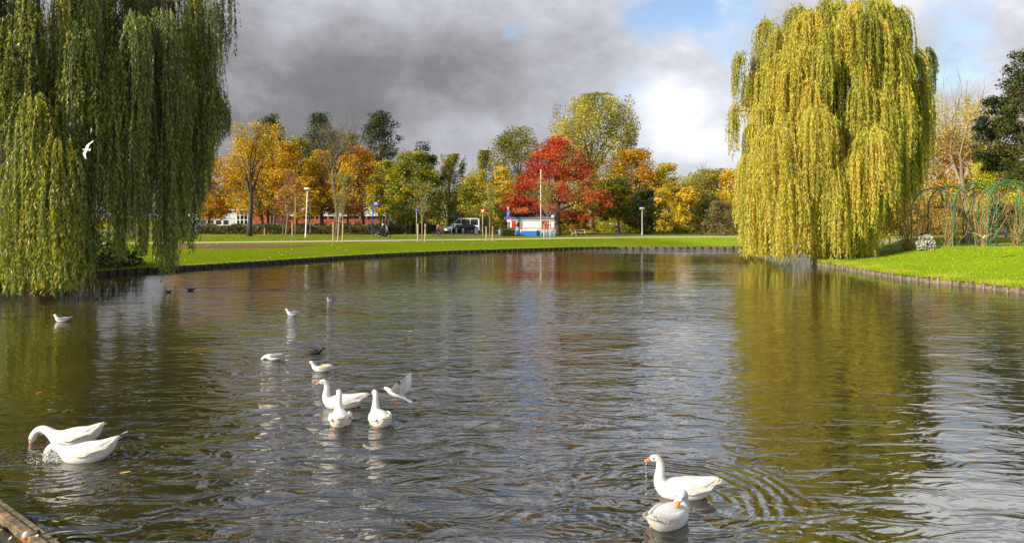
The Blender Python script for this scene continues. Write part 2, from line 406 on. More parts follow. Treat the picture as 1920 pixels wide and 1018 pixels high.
class MB:
    """collects simple solids; build() links them as one mesh"""

    def __init__(self):
        self.v, self.f = [], []

    def add(self, vs, fs):
        k = len(self.v)
        self.v += [tuple(p) for p in vs]
        self.f += [tuple(i + k for i in f) for f in fs]
        return self

    def box(self, c, s, rz=0.0, mat3=None, taper=1.0):
        x, y, z = (a / 2 for a in s)
        R = Matrix.Rotation(rz, 3, 'Z') if mat3 is None else mat3
        vs = []
        for dz in (-z, z):
            k = taper if dz > 0 else 1.0
            for dx, dy in ((-x, -y), (x, -y), (x, y), (-x, y)):
                vs.append(R @ Vector((dx * k, dy * k, dz)) + Vector(c))
        return self.add(vs, [(3, 2, 1, 0), (4, 5, 6, 7), (0, 1, 5, 4), (1, 2, 6, 5), (2, 3, 7, 6), (3, 0, 4, 7)])

    def tube(self, pts, radii, n=8, cap=True, flat=None):
        pts = [Vector(p) for p in pts]
        if not hasattr(radii, '__len__'):
            radii = [radii] * len(pts)
        vs, fs = [], []
        up = Vector((0, 0, 1))
        prev = None
        for i, p in enumerate(pts):
            d = (pts[min(i + 1, len(pts) - 1)] - pts[max(i - 1, 0)]).normalized()
            if prev is None:
                a = d.cross(up)
                if a.length < 0.2:
                    a = d.cross(Vector((1, 0, 0)))
            else:
                a = prev - d * prev.dot(d)
                if a.length < 1e-4:
                    a = d.cross(Vector((1, 0, 0)))
            a.normalize()
            prev = a
            b_ = d.cross(a)
            for j in range(n):
                th = 2 * pi * j / n
                vs.append(p + (a * cos(th) + b_ * sin(th)) * radii[i])
        for i in range(len(pts) - 1):
            for j in range(n):
                j2 = (j + 1) % n
                fs.append((i * n + j, i * n + j2, (i + 1) * n + j2, (i + 1) * n + j))
        if cap:
            fs.append(tuple(range(n - 1, -1, -1)))
            fs.append(tuple((len(pts) - 1) * n + j for j in range(n)))
        return self.add(vs, fs)

    def prism(self, poly, y0, y1, M4=None):
        """poly of (x,z), from y0 to y1"""
        n = len(poly)
        vs = [Vector((x, y0, z)) for x, z in poly] + [Vector((x, y1, z)) for x, z in poly]
        if M4 is not None:
            vs = [M4 @ p for p in vs]
        fs = [tuple(range(n)), tuple(range(2 * n - 1, n - 1, -1))]
        fs += [(i, n + i, n + (i + 1) % n, (i + 1) % n) for i in range(n)]
        return self.add(vs, fs)

    def ball(self, c, r, n=8, m=6, sc=(1, 1, 1)):
        vs, fs = [], []
        for i in range(m + 1):
            ph = pi * i / m
            for j in range(n):
                th = 2 * pi * j / n
                vs.append((c[0] + r * sc[0] * sin(ph) * cos(th), c[1] + r * sc[1] * sin(ph) * sin(th), c[2] + r * sc[2] * cos(ph)))
        for i in range(m):
            for j in range(n):
                j2 = (j + 1) % n
                fs.append((i * n + j, (i + 1) * n + j, (i + 1) * n + j2, i * n + j2))
        return self.add(vs, fs)

    def build(self, name, m, parent=None, smooth=False, bevel=0.0, subd=0):
        me = bpy.data.meshes.new(name)
        me.from_pydata(self.v, [], self.f)
        me.update()
        if smooth:
            me.polygons.foreach_set('use_smooth', np.ones(len(me.polygons), dtype=bool))
        o = link(name, me, m, parent)
        if bevel:
            md = o.modifiers.new('bevel', 'BEVEL')
            md.width = bevel
            md.segments = 2
        if subd:
            md = o.modifiers.new('subd', 'SUBSURF')
            md.levels = md.render_levels = subd
        return o


def copy_tree(o, loc=None, rz=None, label=None):
    c = o.copy()
    COL.objects.link(c)
    for ch in o.children:
        d = ch.copy()
        COL.objects.link(d)
        d.parent = c
        for gch in ch.children:
            e = gch.copy()
            COL.objects.link(e)
            e.parent = d
    if loc is not None: c.location = loc
    if rz is not None: c.rotation_euler = (0, 0, rz)
    if label: c['label'] = label
    return c


# ------------------------------------------------------------------ pond outline and ground
OUT = [(-6.57, 8.09), (-4.27, 6.26), (-2.47, 4.82), (0.5, 3.6), (6, 3.2), (14, 4.2), (20, 7), (23, 12), (22, 19), (20.2, 25),
       (19.6, 27.6), (19.4, 29), (18.95, 31.3), (18.4, 33.5), (18.35, 36.6), (18.6, 40), (18.7, 43.2), (18.9, 45.5), (20.2, 48), (21.6, 51),
       (23.2, 55), (24.6, 60), (25.6, 64), (25.4, 66.6), (21.3, 67.2), (14, 66.9), (8.4, 66.4), (5.2, 65.2), (1.9, 63), (-1.6, 60.6), (-4.8, 58.4),
       (-7.6, 55.6), (-10.2, 52.9), (-12.6, 49.3), (-14.8, 45.5), (-16.4, 43), (-18, 40.4), (-20.3, 37), (-21.3, 34), (-21.0, 31.5),
       (-21.8, 28), (-23, 24), (-23, 17), (-17, 12), (-10, 9.9)]


def chaikin(p, k=2):
    for _ in range(k):
        q = []
        for i in range(len(p)):
            a, b_ = p[i], p[(i + 1) % len(p)]
            q.append((0.75 * a[0] + 0.25 * b_[0], 0.75 * a[1] + 0.25 * b_[1]))
            q.append((0.25 * a[0] + 0.75 * b_[0], 0.25 * a[1] + 0.75 * b_[1]))
        p = q
    return p


OUTL = np.array(chaikin(OUT, 2))
SEG_A, SEG_B = OUTL, np.roll(OUTL, -1, axis=0)


def inside(P):
    P = np.atleast_2d(P)
    c = np.zeros(len(P), dtype=bool)
    for (x1, y1), (x2, y2) in zip(SEG_A, SEG_B):
        if y1 == y2: continue
        cond = (y1 > P[:, 1]) != (y2 > P[:, 1])
        xi = (x2 - x1) * (P[:, 1] - y1) / (y2 - y1) + x1
        c ^= cond & (P[:, 0] < xi)
    return c


def dist_out(P):
    P = np.atleast_2d(np.asarray(P, float))
    best = np.full(len(P), 1e9)
    for a, b_ in zip(SEG_A, SEG_B):
        ab = b_ - a
        L = ab @ ab
        tt = np.clip(((P - a) @ ab) / L, 0, 1)
        d = np.linalg.norm(P - (a + tt[:, None] * ab), axis=1)
        best = np.minimum(best, d)
    return best


def sst(x):
    x = np.clip(x, 0, 1)
    return x * x * (3 - 2 * x)


def ground(P):
    P = np.atleast_2d(np.asarray(P, float))
    x, y = P[:, 0], P[:, 1]
    d = dist_out(P)
    z = 0.20 + 0.20 * sst(d / 3.0)
    z += 0.70 * sst((d - 0.3) / 7.5) * sst((x - 20.5 - 9 * sst((y - 50) / 12)) / 7) * (1 - sst((y - 78) / 30)) * sst((y - 20) / 8)
    z += 0.9 * sst((d - 1.0) / 4.0) * (1 - sst((y + 7) / 8))
    z += 0.025 * np.sin(x * 0.9 + y * 0.35) * np.sin(y * 0.7 - x * 0.2) * sst(d / 2) * (1 - sst((y - 62) / 8))
    return z


def gz1(x, y):
    return float(ground([(x, y)])[0])


pts = [tuple(p) for p in OUTL]
n_out = len(pts)
edges = [(i, (i + 1) % n_out) for i in range(n_out)]
cand = []
for yy in np.arange(-12, 82, 1.0):
    for xx in np.arange(-44, 60, 1.0):
        cand.append((xx + 0.3 * ((yy * 7) % 1.0), yy))
for yy in np.arange(83, 130, 4.0):
    for xx in np.arange(-90, 100, 4.0):
        cand.append((xx, yy))
for yy in np.arange(-60, 400, 20.0):
    for xx in np.arange(-400, 401, 20.0):
        if not (-45 < xx < 61 and -13 < yy < 82) and not (-91 < xx < 101 and 82 < yy < 130):
            cand.append((xx, yy))
for xx in (-4000, -1500, 0, 1500, 4000):
    for yy in (-1500, 1500, 4000):
        cand.append((xx, yy))
cand = np.array(cand)
keep = ~inside(cand) & (dist_out(cand) > 0.45)
pts += [tuple(p) for p in cand[keep]]
rv, re_, rf, *_ = delaunay_2d_cdt([Vector(p) for p in pts], edges, [], 0, 1e-5)
tv = np.array([(p.x, p.y) for p in rv])
tf = np.array([f for f in rf if len(f) == 3])
cen = tv[tf].mean(axis=1)
tf = tf[~inside(cen)]
tz = ground(tv)
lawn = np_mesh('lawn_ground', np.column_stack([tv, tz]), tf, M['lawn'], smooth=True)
tag(lawn, 'bright green lawn around the pond', kind='structure')
w = 90
wa = np_mesh('pond_water', [(-w, -20, 0), (w, -20, 0), (w, 90, 0), (-w, 90, 0)], [(0, 1, 2, 3)], M['water'])
tag(wa, 'rippled brown pond water reflecting trees and clouds', kind='structure')


def ribbon(name, path, width, m, label, lift=0.012, step=1.0):
    P = [Vector((*p, 0)) for p in path]
    out = []
    for a, b_ in zip(P[:-1], P[1:]):
        k = max(1, int((b_ - a).length / step))
        out += [a.lerp(b_, i / k) for i in range(k)]
    out.append(P[-1])
    # soften the corners
    for _ in range(6):
        out = [out[0]] + [(out[i - 1] + out[i] * 2 + out[i + 1]) / 4 for i in range(1, len(out) - 1)] + [out[-1]]
    vs, n = [], 5
    for i, p in enumerate(out):
        d = (out[min(i + 1, len(out) - 1)] - out[max(i - 1, 0)]).normalized()
        s = Vector((-d.y, d.x, 0))
        for j in range(n):
            q = p + s * width * (j / (n - 1) - 0.5) * (1 + 0.04 * sin(i * 1.7 + j))
            vs.append((q.x, q.y, 0))
    vs = np.array(vs)
    vs[:, 2] = ground(vs[:, :2]) + lift
    fs = [(i * n + j, i * n + j + 1, (i + 1) * n + j + 1, (i + 1) * n + j) for i in range(len(out) - 1) for j in range(n - 1)]
    o = np_mesh(name, vs, fs, m)
    return tag(o, label, kind='structure')


def W2(px, py, z=0.4):
    """ground point seen at a pixel of the photograph"""
    Y = F * (CAMZ - z) / (py - HOR)
    return ((px - 960) * Y / F, Y)


def WX(px, Y):
    return (px - 960) * Y / F


def WZ(py, Y):
    return CAMZ + (HOR - py) * Y / F


ribbon('gravel_path', [(-60, 66), W2(330, 455.5), W2(600, 452.6), W2(850, 450.2), W2(1000, 448), W2(1130, 445.6), W2(1400, 444.2), (40, 93), (70, 84), (110, 80)],
       3.2, M['path'], 'pale gravel path crossing the far lawn', 0.014)
ribbon('cycle_path', [(-62, 88), W2(500, 445.6), W2(800, 444.6), W2(930, 443.2), (10, 102), (60, 108)], 2.4, M['asphalt'], 'dark asphalt cycle path before the hedge', 0.010)
ribbon('pergola_path', [(24.6, 49.5), (30, 47.2), (36, 46.6), (48, 46.5), (70, 47)], 2.0, M['path_grey'], 'grey path under the green arches', 0.02)
ribbon('far_garden_path', [(22, 74), (28, 66), (36, 63), (60, 62), (90, 63)], 2.6, M['path_grey'], 'grey path behind the pergola', 0.02)
# car park and road: one asphalt sheet behind the hedge, its near edge in the gap right of the hedge
cp = [(-75, 112), (-11.5, 112), (-11.5, 104.5), (-2, 103.2), (-1.6, 126), (8, 150), (-75, 150)]
tag(np_mesh('car_park', [(x, y, 0.43) for x, y in cp], [(0, 1, 4, 6), (1, 2, 3, 4)], M['asphalt']),
    'dark asphalt road and car park behind the hedge', kind='structure')


# ------------------------------------------------------------------ timber edging of the banks
def edging(name, i0, i1, spacing, mpost, mplank, label, top=0.24, post_top=0.27, group=None, thick=0.10, jitter=0.02, double=False):
    """posts and planks along OUTL[i0:i1]"""
    P = [Vector((*OUTL[i % len(OUTL)], 0)) for i in range(i0, i1)]
    acc, q = 0.0, [P[0]]
    for a, b_ in zip(P[:-1], P[1:]):
        L = (b_ - a).length
        s = spacing - acc
        while s <= L:
            q.append(a.lerp(b_, s / L))
            s += spacing
        acc = L - (s - spacing)
    root = empty(name, (q[0].x, q[0].y, 0), 0, label, 'edging', group)
    base = Vector((q[0].x, q[0].y, 0))
    meshes = []
    for i, p in enumerate(q):
        d = (q[min(i + 1, len(q) - 1)] - q[max(i - 1, 0)]).normalized()
        nrm = Vector((-d.y, d.x, 0))
        if not inside([(p.x + nrm.x * 0.3, p.y + nrm.y * 0.3)])[0]:
            nrm = -nrm
        ang = math.atan2(d.y, d.x)
        h = post_top + random.uniform(-jitter, jitter) * 2.8
        if random.random() < .06: h -= .09
        c = p + nrm * (0.045 + thick / 2) - base + d * random.uniform(-.14, .14) * spacing
        MB().box((c.x, c.y, (h - 0.5) / 2), (thick, thick, h + 0.5), ang + random.uniform(-.15, .15), taper=0.93).build('post', mpost, root)
        if i < len(q) - 1:
            e = q[i + 1]
            mid = (p + e) / 2 + nrm * 0.018 - base
            dd_ = e - p
            a2 = math.atan2(dd_.y, dd_.x)
            L = dd_.length - 0.012
            rows = ((-0.4, 0.10), (0.112, top)) if double else ((-0.4, top),)
            for z0, z1 in rows:
                z1 += random.uniform(-jitter, jitter) * 0.5
                MB().box((mid.x + random.uniform(-.006, .006), mid.y, (z0 + z1) / 2), (L, 0.045, z1 - z0), a2).build('plank', mplank, root)
    return root


def nearest_index(x, y):
    return int(np.argmin((OUTL[:, 0] - x) ** 2 + (OUTL[:, 1] - y) ** 2))


iA = nearest_index(19.9, 26); iB = nearest_index(20.2, 48.2)
iC = nearest_index(25.2, 62); iD = nearest_index(9.4, 66.6); iE = nearest_index(-21.1, 31)
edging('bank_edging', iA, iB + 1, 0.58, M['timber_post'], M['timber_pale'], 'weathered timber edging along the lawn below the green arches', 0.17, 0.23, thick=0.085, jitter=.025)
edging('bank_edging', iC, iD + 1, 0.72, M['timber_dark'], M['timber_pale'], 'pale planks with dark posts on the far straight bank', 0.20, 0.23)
edging('bank_edging', iD, iE + 1, 0.55, M['timber_dark'], M['timber_dark'], 'dark shaded timber edging of the long curved lawn', 0.23, 0.235, thick=0.11, jitter=.012)  # shade on this bank face is put into the dark timber colour

# near corner: timber baulk, waling, a protruding post and wet earth
root = empty('quay_edging', (-4.3, 6.4, 0), 0, 'mossy timber edge of the muddy bank in the near corner', 'edging')
a, b_ = Vector((-6.57, 8.09, 0)), Vector((-2.47, 4.82, 0))
o0 = Vector((-4.3, 6.4, 0))
d = (b_ - a).normalized(); nrm = Vector((-d.y, d.x, 0)); ang = math.atan2(d.y, d.x)
if not inside([((a + b_) / 2 + nrm * 0.6)[:2]])[0]: nrm = -nrm
k = 6
for i in range(k):
    p0, p1 = a.lerp(b_, i / k), a.lerp(b_, (i + 1) / k)
    c = (p0 + p1) / 2 + nrm * 0.03 - o0
    MB().box((c.x, c.y, -0.02), ((p1 - p0).length - 0.01, 0.07, 0.56), ang).build('plank', M['timber_near'], root, bevel=0.01)
    c = (p0 + p1) / 2 - nrm * 0.045 - o0
    MB().box((c.x, c.y, 0.215), ((p1 - p0).length - 0.004, 0.075, 0.13), ang + random.uniform(-.004, .004)).build('capping_board', M['timber_near'], root, bevel=0.012)
for s in (0.12, 0.50, 0.86):
    c = a.lerp(b_, s) + nrm * 0.15 - o0
    MB().tube([(c.x, c.y, -0.6), (c.x, c.y, 0.13), (c.x + nrm.x * .02, c.y + nrm.y * .02, 0.16)], [0.085, 0.08, 0.06], 12).build('post', M['timber_dark'], root, smooth=False)
# lumps of wet earth behind the boards
nx_, ny_ = 60, 26
gv, gf = [], []
for i in range(nx_):
    for j in range(ny_):
        q = a.lerp(b_, i / (nx_ - 1)) - nrm * (0.085 + 2.2 * j / (ny_ - 1)) - o0
        z = 0.235 + 0.03 * sin(i * 0.7 + j) * cos(j * 0.9 - i * .3) + random.uniform(0, 0.018) + 0.10 * (j / ny_)
        if j == 0: z = 0.2
        gv.append((q.x + random.uniform(-.01, .01), q.y, z))
for i in range(nx_ - 1):
    for j in range(ny_ - 1):
        gf.append((i * ny_ + j, (i + 1) * ny_ + j, (i + 1) * ny_ + j + 1, i * ny_ + j + 1))
o = np_mesh('muddy_bank', np.array(gv) + np.array(o0), gf, M['mud'], smooth=True)
tag(o, 'wet brown mud and leaf scraps behind the near timber edge', kind='structure')


# ------------------------------------------------------------------ trees
PROF = {
    'round': [.50, .88, 1.0, .96, .78, .36],
    'cone': [.95, 1.0, .92, .72, .46, .10],
    'column': [.65, .92, 1.0, .95, .78, .35],
    'spread': [.72, 1.0, .86, .62, .40, .12],
    'fan': [.42, .75, 1.0, 1.0, .86, .48],
    'bush': [1.0, 1.0, .95, .85, .62, .30],
}


def leaf_quads(C, size, r, up=0.25, asp=0.7, lean=None):
    """random leaf-sized faces at the points C"""
    n = len(C)
    N = r.normal(size=(n, 3))
    N[:, 2] = np.abs(N[:, 2]) + up
    N /= np.linalg.norm(N, axis=1)[:, None]
    T = r.normal(size=(n, 3))
    if lean is not None:
        T += np.asarray(lean)
    T -= N * (N * T).sum(1)[:, None]
    T /= np.linalg.norm(T, axis=1)[:, None] + 1e-6
    B = np.cross(N, T)
    s = size * r.uniform(0.6, 1.25, n)[:, None]
    a, b_ = T * s * 0.5, B * s * asp * 0.5
    V = np.stack([C - a, C + b_ - a * .1, C + a, C - b_ - a * .1], axis=1).reshape(-1, 3)
    Fc = np.arange(4 * n).reshape(n, 4)
    return V, Fc


def limb_path(p0, p1, sag, r, k=4):
    p0, p1 = Vector(p0), Vector(p1)
    out = []
    for i in range(k + 1):
        s = i / k
        q = p0.lerp(p1, s)
        q.z += sag * sin(pi * s) * (p1 - p0).length
        if 0 < i < k:
            q += Vector((r.uniform(-1, 1), r.uniform(-1, 1), 0)) * 0.04 * (p1 - p0).length
        out.append(q)
    return out


def tree(name, label, px, D, top, wide, cb, shape, m, n=6000, leaf=0.27, clumps=55, tr=None, seed=0, bark='bark', cat='tree', tpx=None,
         stretch=(1, 1, .66), cs=0.27, lean=None, up=0.3, group=None, flat=0.0, sparse=0.18, squash=0.85, tone=0.5, z0=None, tlean=0.0):
    """px centre column, D metres away, top row, crown width in px, cb crown bottom row (of the photograph)"""
    r = np.random.default_rng(seed + int(px) * 7 + int(top))
    n = int(n * 1.22)
    leaf *= 1.15
    if px > 800 and D > 95 and cat == 'tree' and shape != 'spread': wide *= 1.14
    X = WX(px, D)
    TX = X if tpx is None else WX(tpx, D)
    zg = gz1(TX, D) if z0 is None else z0
    zt, zc = WZ(top, D), max(WZ(cb, D), zg + 0.1)
    R = wide / 2 * D / F
    H = zt - zc
    root = empty(name, (TX, D, zg), 0, label, cat, group)
    off = np.array([X - TX, 0, zc - zg])
    # clumps
    t_ = r.uniform(0, 1, clumps) ** 0.9
    th = r.uniform(0, 2 * pi, clumps)
    pr = np.interp(t_, np.linspace(0, 1, 6), PROF[shape])
    rad = R * pr * np.sqrt(r.uniform(0.10, 1.0, clumps)) * (1.02 - cs * .5)
    far_out = r.uniform(0, 1, clumps) < .14
    rad = np.where(far_out, R * pr * r.uniform(.95, 1.12, clumps), rad)
    t_ = np.where(far_out & (t_ > .8), np.minimum(t_ + .05, 1.0), t_)
    Cc = np.column_stack([rad * np.cos(th), rad * np.sin(th) * squash, t_ * H * 0.96]) + off
    csz = cs * min(R, H * .6) * r.uniform(0.6, 1.35, clumps) * np.where(far_out, .6, 1)
    ctone = r.normal(tone, 0.20, clumps)
    k = r.choice(clumps, n, p=(csz ** 2) / (csz ** 2).sum())
    g = r.normal(size=(n, 3))
    g /= np.linalg.norm(g, axis=1)[:, None]
    g *= (r.uniform(0, 1, n) ** 0.45)[:, None]
    P = Cc[k] + g * csz[k][:, None] * np.asarray(stretch)
    if lean is not None:
        P += np.asarray(lean) * (g[:, 2:3] * .5 + .5) * csz[k][:, None]
    # loose leaves through the whole crown
    q = r.uniform(0, 1, n) < sparse
    tq = r.uniform(0, 1, q.sum())
    rq = R * np.interp(tq, np.linspace(0, 1, 6), PROF[shape]) * np.sqrt(r.uniform(0, 1, q.sum())) * 0.97
    aq = r.uniform(0, 2 * pi, q.sum())
    P[q] = np.column_stack([rq * np.cos(aq), rq * np.sin(aq) * squash, tq * H]) + off
    P[:, 2] = np.clip(P[:, 2], 0.06, zt - zg + 0.2)
    V, Fc = leaf_quads(P, leaf, r, up, lean=lean)
    np_mesh('crown', V, Fc, m, root, var=ctone[k] + r.normal(0, 0.13, n))
    # trunk and limbs
    tr = tr or max(0.12, R * 0.055)
    mb = MB()
    zk = (zc - zg) + H * (0.62 if shape != 'bush' else 0.3)
    tp = [Vector((0, 0, -0.15)), Vector((0, 0, 0.25))]
    for i in range(1, 6):
        s = i / 5
        tp.append(Vector((off[0] * s + r.normal(0, 0.05) * R * 0.3 + tlean * s, r.normal(0, 0.03) * R * 0.3, 0.25 + (zk - 0.25) * s)))
    mb.tube(tp, [tr * 1.45] + [tr * 1.1] + [tr * (1 - 0.13 * i) for i in range(1, 6)], 8)
    order = r.permutation(clumps)[:min(clumps, 26)]
    for i in order:
        c = Vector(Cc[i])
        s = min(max((c.z - 0.25) / zk * 0.62, 0.22), 0.98)
        j = s * 5
        a = tp[1 + int(j)].lerp(tp[min(2 + int(j), 6)], j - int(j))
        mb.tube(limb_path(a, c, 0.06, r), [tr * .42 * (1 - .5 * s), tr * .3 * (1 - .5 * s), tr * .2, tr * .12, tr * .05], 5, cap=False)
    mb.build('trunk', M[bark], root, smooth=True)
    return root


def bare_tree(name, label, px, D, top, wide, m, tr, seed, bark='bark', first=0.35, gens=5, leaves=900, leaf=0.2, angle=0.42, tlean=0.0, group=None, kids=3, upb=0.25):
    r = np.random.default_rng(seed)
    X = WX(px, D)
    zg = gz1(X, D)
    H = WZ(top, D) - zg
    root = empty(name, (X, D, zg), 0, label, 'tree', group)
    mb = MB()
    tips = []
    R = wide / 2 * D / F

    def grow(p, d, L, rad, gen):
        k = 4
        pts_, rr = [p], [rad]
        for i in range(k):
            d = (d + Vector(r.normal(0, 0.09, 3)) + Vector((0, 0, 0.05))).normalized()
            p = p + d * L / k
            pts_.append(p)
            rr.append(rad * (1 - 0.42 * (i + 1) / k))
        mb.tube(pts_, rr, 6 if gen < 2 else (4 if gen < 3 else 3), cap=False)
        if gen >= gens:
            tips.append(p)
            return
        if gen >= 2: tips.append(pts_[2])
        n_ = kids + (1 if r.uniform() < 0.4 else 0)
        for i in range(n_):
            s = r.uniform(0.35, 1.0) if i else 1.0
            j = min(int(s * k), k - 1)
            q = pts_[j].lerp(pts_[j + 1], s * k - j)
            ax = Vector(r.normal(0, 1, 3)).cross(d).normalized()
            nd_ = (Matrix.Rotation(angle * r.uniform(0.6, 1.5) * (0.5 if i == 0 else 1), 3, ax) @ d + Vector((0, 0, upb * .5))).normalized()
            grow(q, nd_, L * r.uniform(0.62, 0.82), rr[j] * (0.75 if i == 0 else 0.55), gen + 1)

    trunk_h = H * first
    p, d = Vector((0, 0, -0.1)), Vector((tlean, 0, 1)).normalized()
    tp = [p]
    for i in range(5):
        p = p + d * trunk_h / 5 + Vector((r.normal(0, .012) * trunk_h, 0, 0))
        tp.append(p)
    mb.tube(tp, [tr * 1.3, tr, tr * .93, tr * .88, tr * .82, tr * .76], 9)
    L0 = (H - trunk_h) * 0.36
    ang0 = min(0.9, math.atan2(R, (H - trunk_h)) * 1.05)
    nb_ = 6
    for i in range(nb_):
        th = 2 * pi * i / nb_ + r.uniform(-.4, .4)
        an = ang0 * r.uniform(0.5, 1.15) if i else 0.06
        s = 4 if i % 2 else 5
        dd_ = Vector((sin(an) * cos(th), sin(an) * sin(th), cos(an)))
        grow(tp[s], dd_, L0 * r.uniform(.85, 1.15), tr * .5, 1)
    # fit the whole to the measured height and width
    V = np.array(mb.v)
    hi = V[:, 2] > trunk_h * .9
    sz = (H - trunk_h) / (V[hi, 2].max() - trunk_h)
    sx = R / np.percentile(np.abs(V[hi, 0] - tp[-1].x), 98)
    k_ = np.clip((V[:, 2] - trunk_h * .9) / (trunk_h * .3 + .01), 0, 1)
    V[:, 0] = tp[-1].x * k_ + (V[:, 0] - tp[-1].x * k_) * (1 + (sx - 1) * k_)
    V[:, 1] *= (1 + (sx - 1) * k_)
    V[:, 2] = np.where(V[:, 2] > trunk_h, trunk_h + (V[:, 2] - trunk_h) * sz, V[:, 2])
    mb.v = [tuple(q) for q in V]
    mb.build('trunk', M[bark], root, smooth=True)
    if leaves:
        Tp = np.array([tuple(q) for q in tips])
        Tp[:, 0] = tp[-1].x + (Tp[:, 0] - tp[-1].x) * sx
        Tp[:, 1] *= sx
        Tp[:, 2] = np.where(Tp[:, 2] > trunk_h, trunk_h + (Tp[:, 2] - trunk_h) * sz, Tp[:, 2])
        low = Tp[:, 2].argsort()[:int(len(Tp) * .8)]
        C = Tp[r.choice(low, leaves)] + r.normal(0, 0.3, (leaves, 3))
        V, Fc = leaf_quads(C, leaf, r)
        np_mesh('crown', V, Fc, m, root, var=r.normal(.5, .2, leaves))
    return root


T = tree
# back row, dark oaks behind the golden maples
T('oak_tree', 'dark green treetop behind the golden crown nearest the big willow', 508, 132, 214, 112, 372, 'cone', M['darkgreen'], 8500, seed=1, clumps=60, tone=.38)
T('oak_tree', 'dark green pointed crown behind the tall bare tree', 601, 132, 213, 122, 370, 'cone', M['darkgreen'], 8500, seed=2, clumps=60, tone=.38)
T('oak_tree', 'tallest dark green pointed tree above the blue sign post', 713, 130, 207, 124, 372, 'cone', M['darkgreen'], 9500, seed=3, clumps=60, tone=.36)
T('oak_tree', 'dark green tree with a small ragged top beside the olive poplar', 792, 124, 266, 72, 430, 'column', M['darkgreen'], 8000, seed=4, clumps=60, tone=.42)
# golden maples in a row along the hedge
T('maple_tree', 'orange maple glimpsed through the hanging willow branches', 402, 118, 292, 92, 408, 'round', M['orange'], 8000, seed=5, clumps=70, tpx=388)
T('maple_tree', 'orange brown maple at the end of the hedge, half behind willow strands', 345, 120, 300, 90, 402, 'round', M['orange'], 6000, seed=6, tpx=352)
T('maple_tree', 'golden maple with broad crown between willow and pinkish sapling', 470, 116, 262, 124, 402, 'round', M['gold'], 11000, seed=7, clumps=90, tpx=495)
T('maple_tree', 'golden yellow maple with forked trunk behind the white round lamp', 532, 114, 266, 96, 402, 'round', M['gold'], 9000, seed=8, clumps=80, tpx=511)
T('lime_tree', 'olive green crown between the golden maples behind the pinkish sapling', 556, 126, 256, 80, 380, 'round', M['yelgreen'], 6000, seed=50, clumps=60, tone=.45)
T('lime_tree', 'olive crown behind the orange gold maple and the bare tree', 652, 128, 250, 84, 380, 'round', M['yelgreen'], 6000, seed=51, clumps=60, tone=.4)
T('lime_tree', 'green gold crown rising over the gap before the tan bush', 1300, 150, 330, 90, 420, 'round', M['yelgreen'], 5000, seed=52, clumps=60, tone=.7)
T('maple_tree', 'golden maple just behind the tall bare tree', 606, 118, 282, 92, 400, 'round', M['gold'], 9000, seed=9, clumps=80, tpx=604, tone=.55)
T('maple_tree', 'orange gold maple before the white and brick hall', 668, 116, 276, 106, 402, 'round', M['orange'], 10000, seed=10, clumps=90, tpx=684, tone=.6)
T('maple_tree', 'small golden maple low behind the staked saplings', 575, 110, 332, 70, 405, 'round', M['gold'], 5000, seed=33, clumps=50, tpx=582)
T('maple_tree', 'yellow green maple above the blue sign post', 724, 114, 302, 76, 404, 'round', M['yelgreen'], 7000, seed=11, clumps=70, tpx=717, tone=.6)
T('maple_tree', 'large yellow green maple at the end of the hedge', 772, 109, 284, 104, 422, 'round', M['yelgreen'], 12000, seed=12, clumps=95, tpx=768, tone=.42)
# middle
T('poplar_tree', 'olive windblown poplar standing alone against the sky', 843, 140, 291, 58, 415, 'column', M['olive'], 8000, seed=13, clumps=55, stretch=(.6, .6, 1.6), lean=(.5, 0, 1.0), tone=.5, leaf=.3, tr=.3)
T('maple_tree', 'golden green tree behind the red bordered triangle sign', 896, 124, 318, 72, 436, 'column', M['yelgreen'], 8000, seed=14, clumps=70, tone=.62)
T('poplar_tree', 'olive poplar with feathery top left of the big rounded one', 912, 150, 285, 62, 420, 'column', M['olive'], 7000, seed=15, clumps=50, stretch=(.6, .6, 1.6), lean=(.5, 0, 1.0), tone=.55, leaf=.3)
T('lime_tree', 'big rounded olive tree behind the red oak', 972, 146, 238, 112, 430, 'round', M['olive'], 13000, seed=16, clumps=100, tone=.45, leaf=.32)
T('poplar_tree', 'tall gold and green poplar rising above the red oak', 1110, 128, 184, 160, 400, 'fan', M['goldgreen'], 30000, seed=17, clumps=150, stretch=(.75, .75, 1.25), lean=(.45, 0, .7), tone=.5, leaf=.3, tr=.5, cs=.2)
T('maple_tree', 'small yellow tree beside the red oak, behind the blue signs', 940, 112, 312, 52, 412, 'column', M['yellow'], 4500, seed=18, clumps=45, tone=.4)
T('maple_tree', 'dark green tree behind the white and blue kiosk', 965, 108, 366, 90, 436, 'bush', M['darkgreen'], 6000, seed=34, clumps=50, tone=.5)
T('red_oak_tree', 'scarlet red oak behind the white and blue kiosk', 1046, 104, 256, 216, 414, 'spread', M['red'], 17000, seed=19, clumps=170, stretch=(1.25, 1.1, .5), cs=.17, tpx=1046, bark='bark_dark', tr=.42, leaf=.23, tone=.55, sparse=.06)
T('witch_hazel', 'golden orange bush under the red oak beside the picnic bench', 1080, 109, 392, 96, 443, 'bush', M['gold'], 4200, seed=20, clumps=40, cat='bush', tone=.45, leaf=.2)
T('holly_bush', 'dark green undergrowth behind the picnic bench', 1066, 112, 404, 60, 443, 'bush', M['darkgreen'], 2500, seed=35, clumps=30, cat='bush', leaf=.2)
T('maple_tree', 'orange topped tree right of the tall poplar', 1190, 120, 282, 108, 418, 'round', M['orange'], 14000, seed=21, clumps=100, tone=.45, tpx=1204)
T('maple_tree', 'dark green and yellow tree between red oak and orange tree', 1150, 114, 330, 74, 415, 'column', M['yelgreen'], 7000, seed=22, clumps=60, tone=.22, tpx=1162)
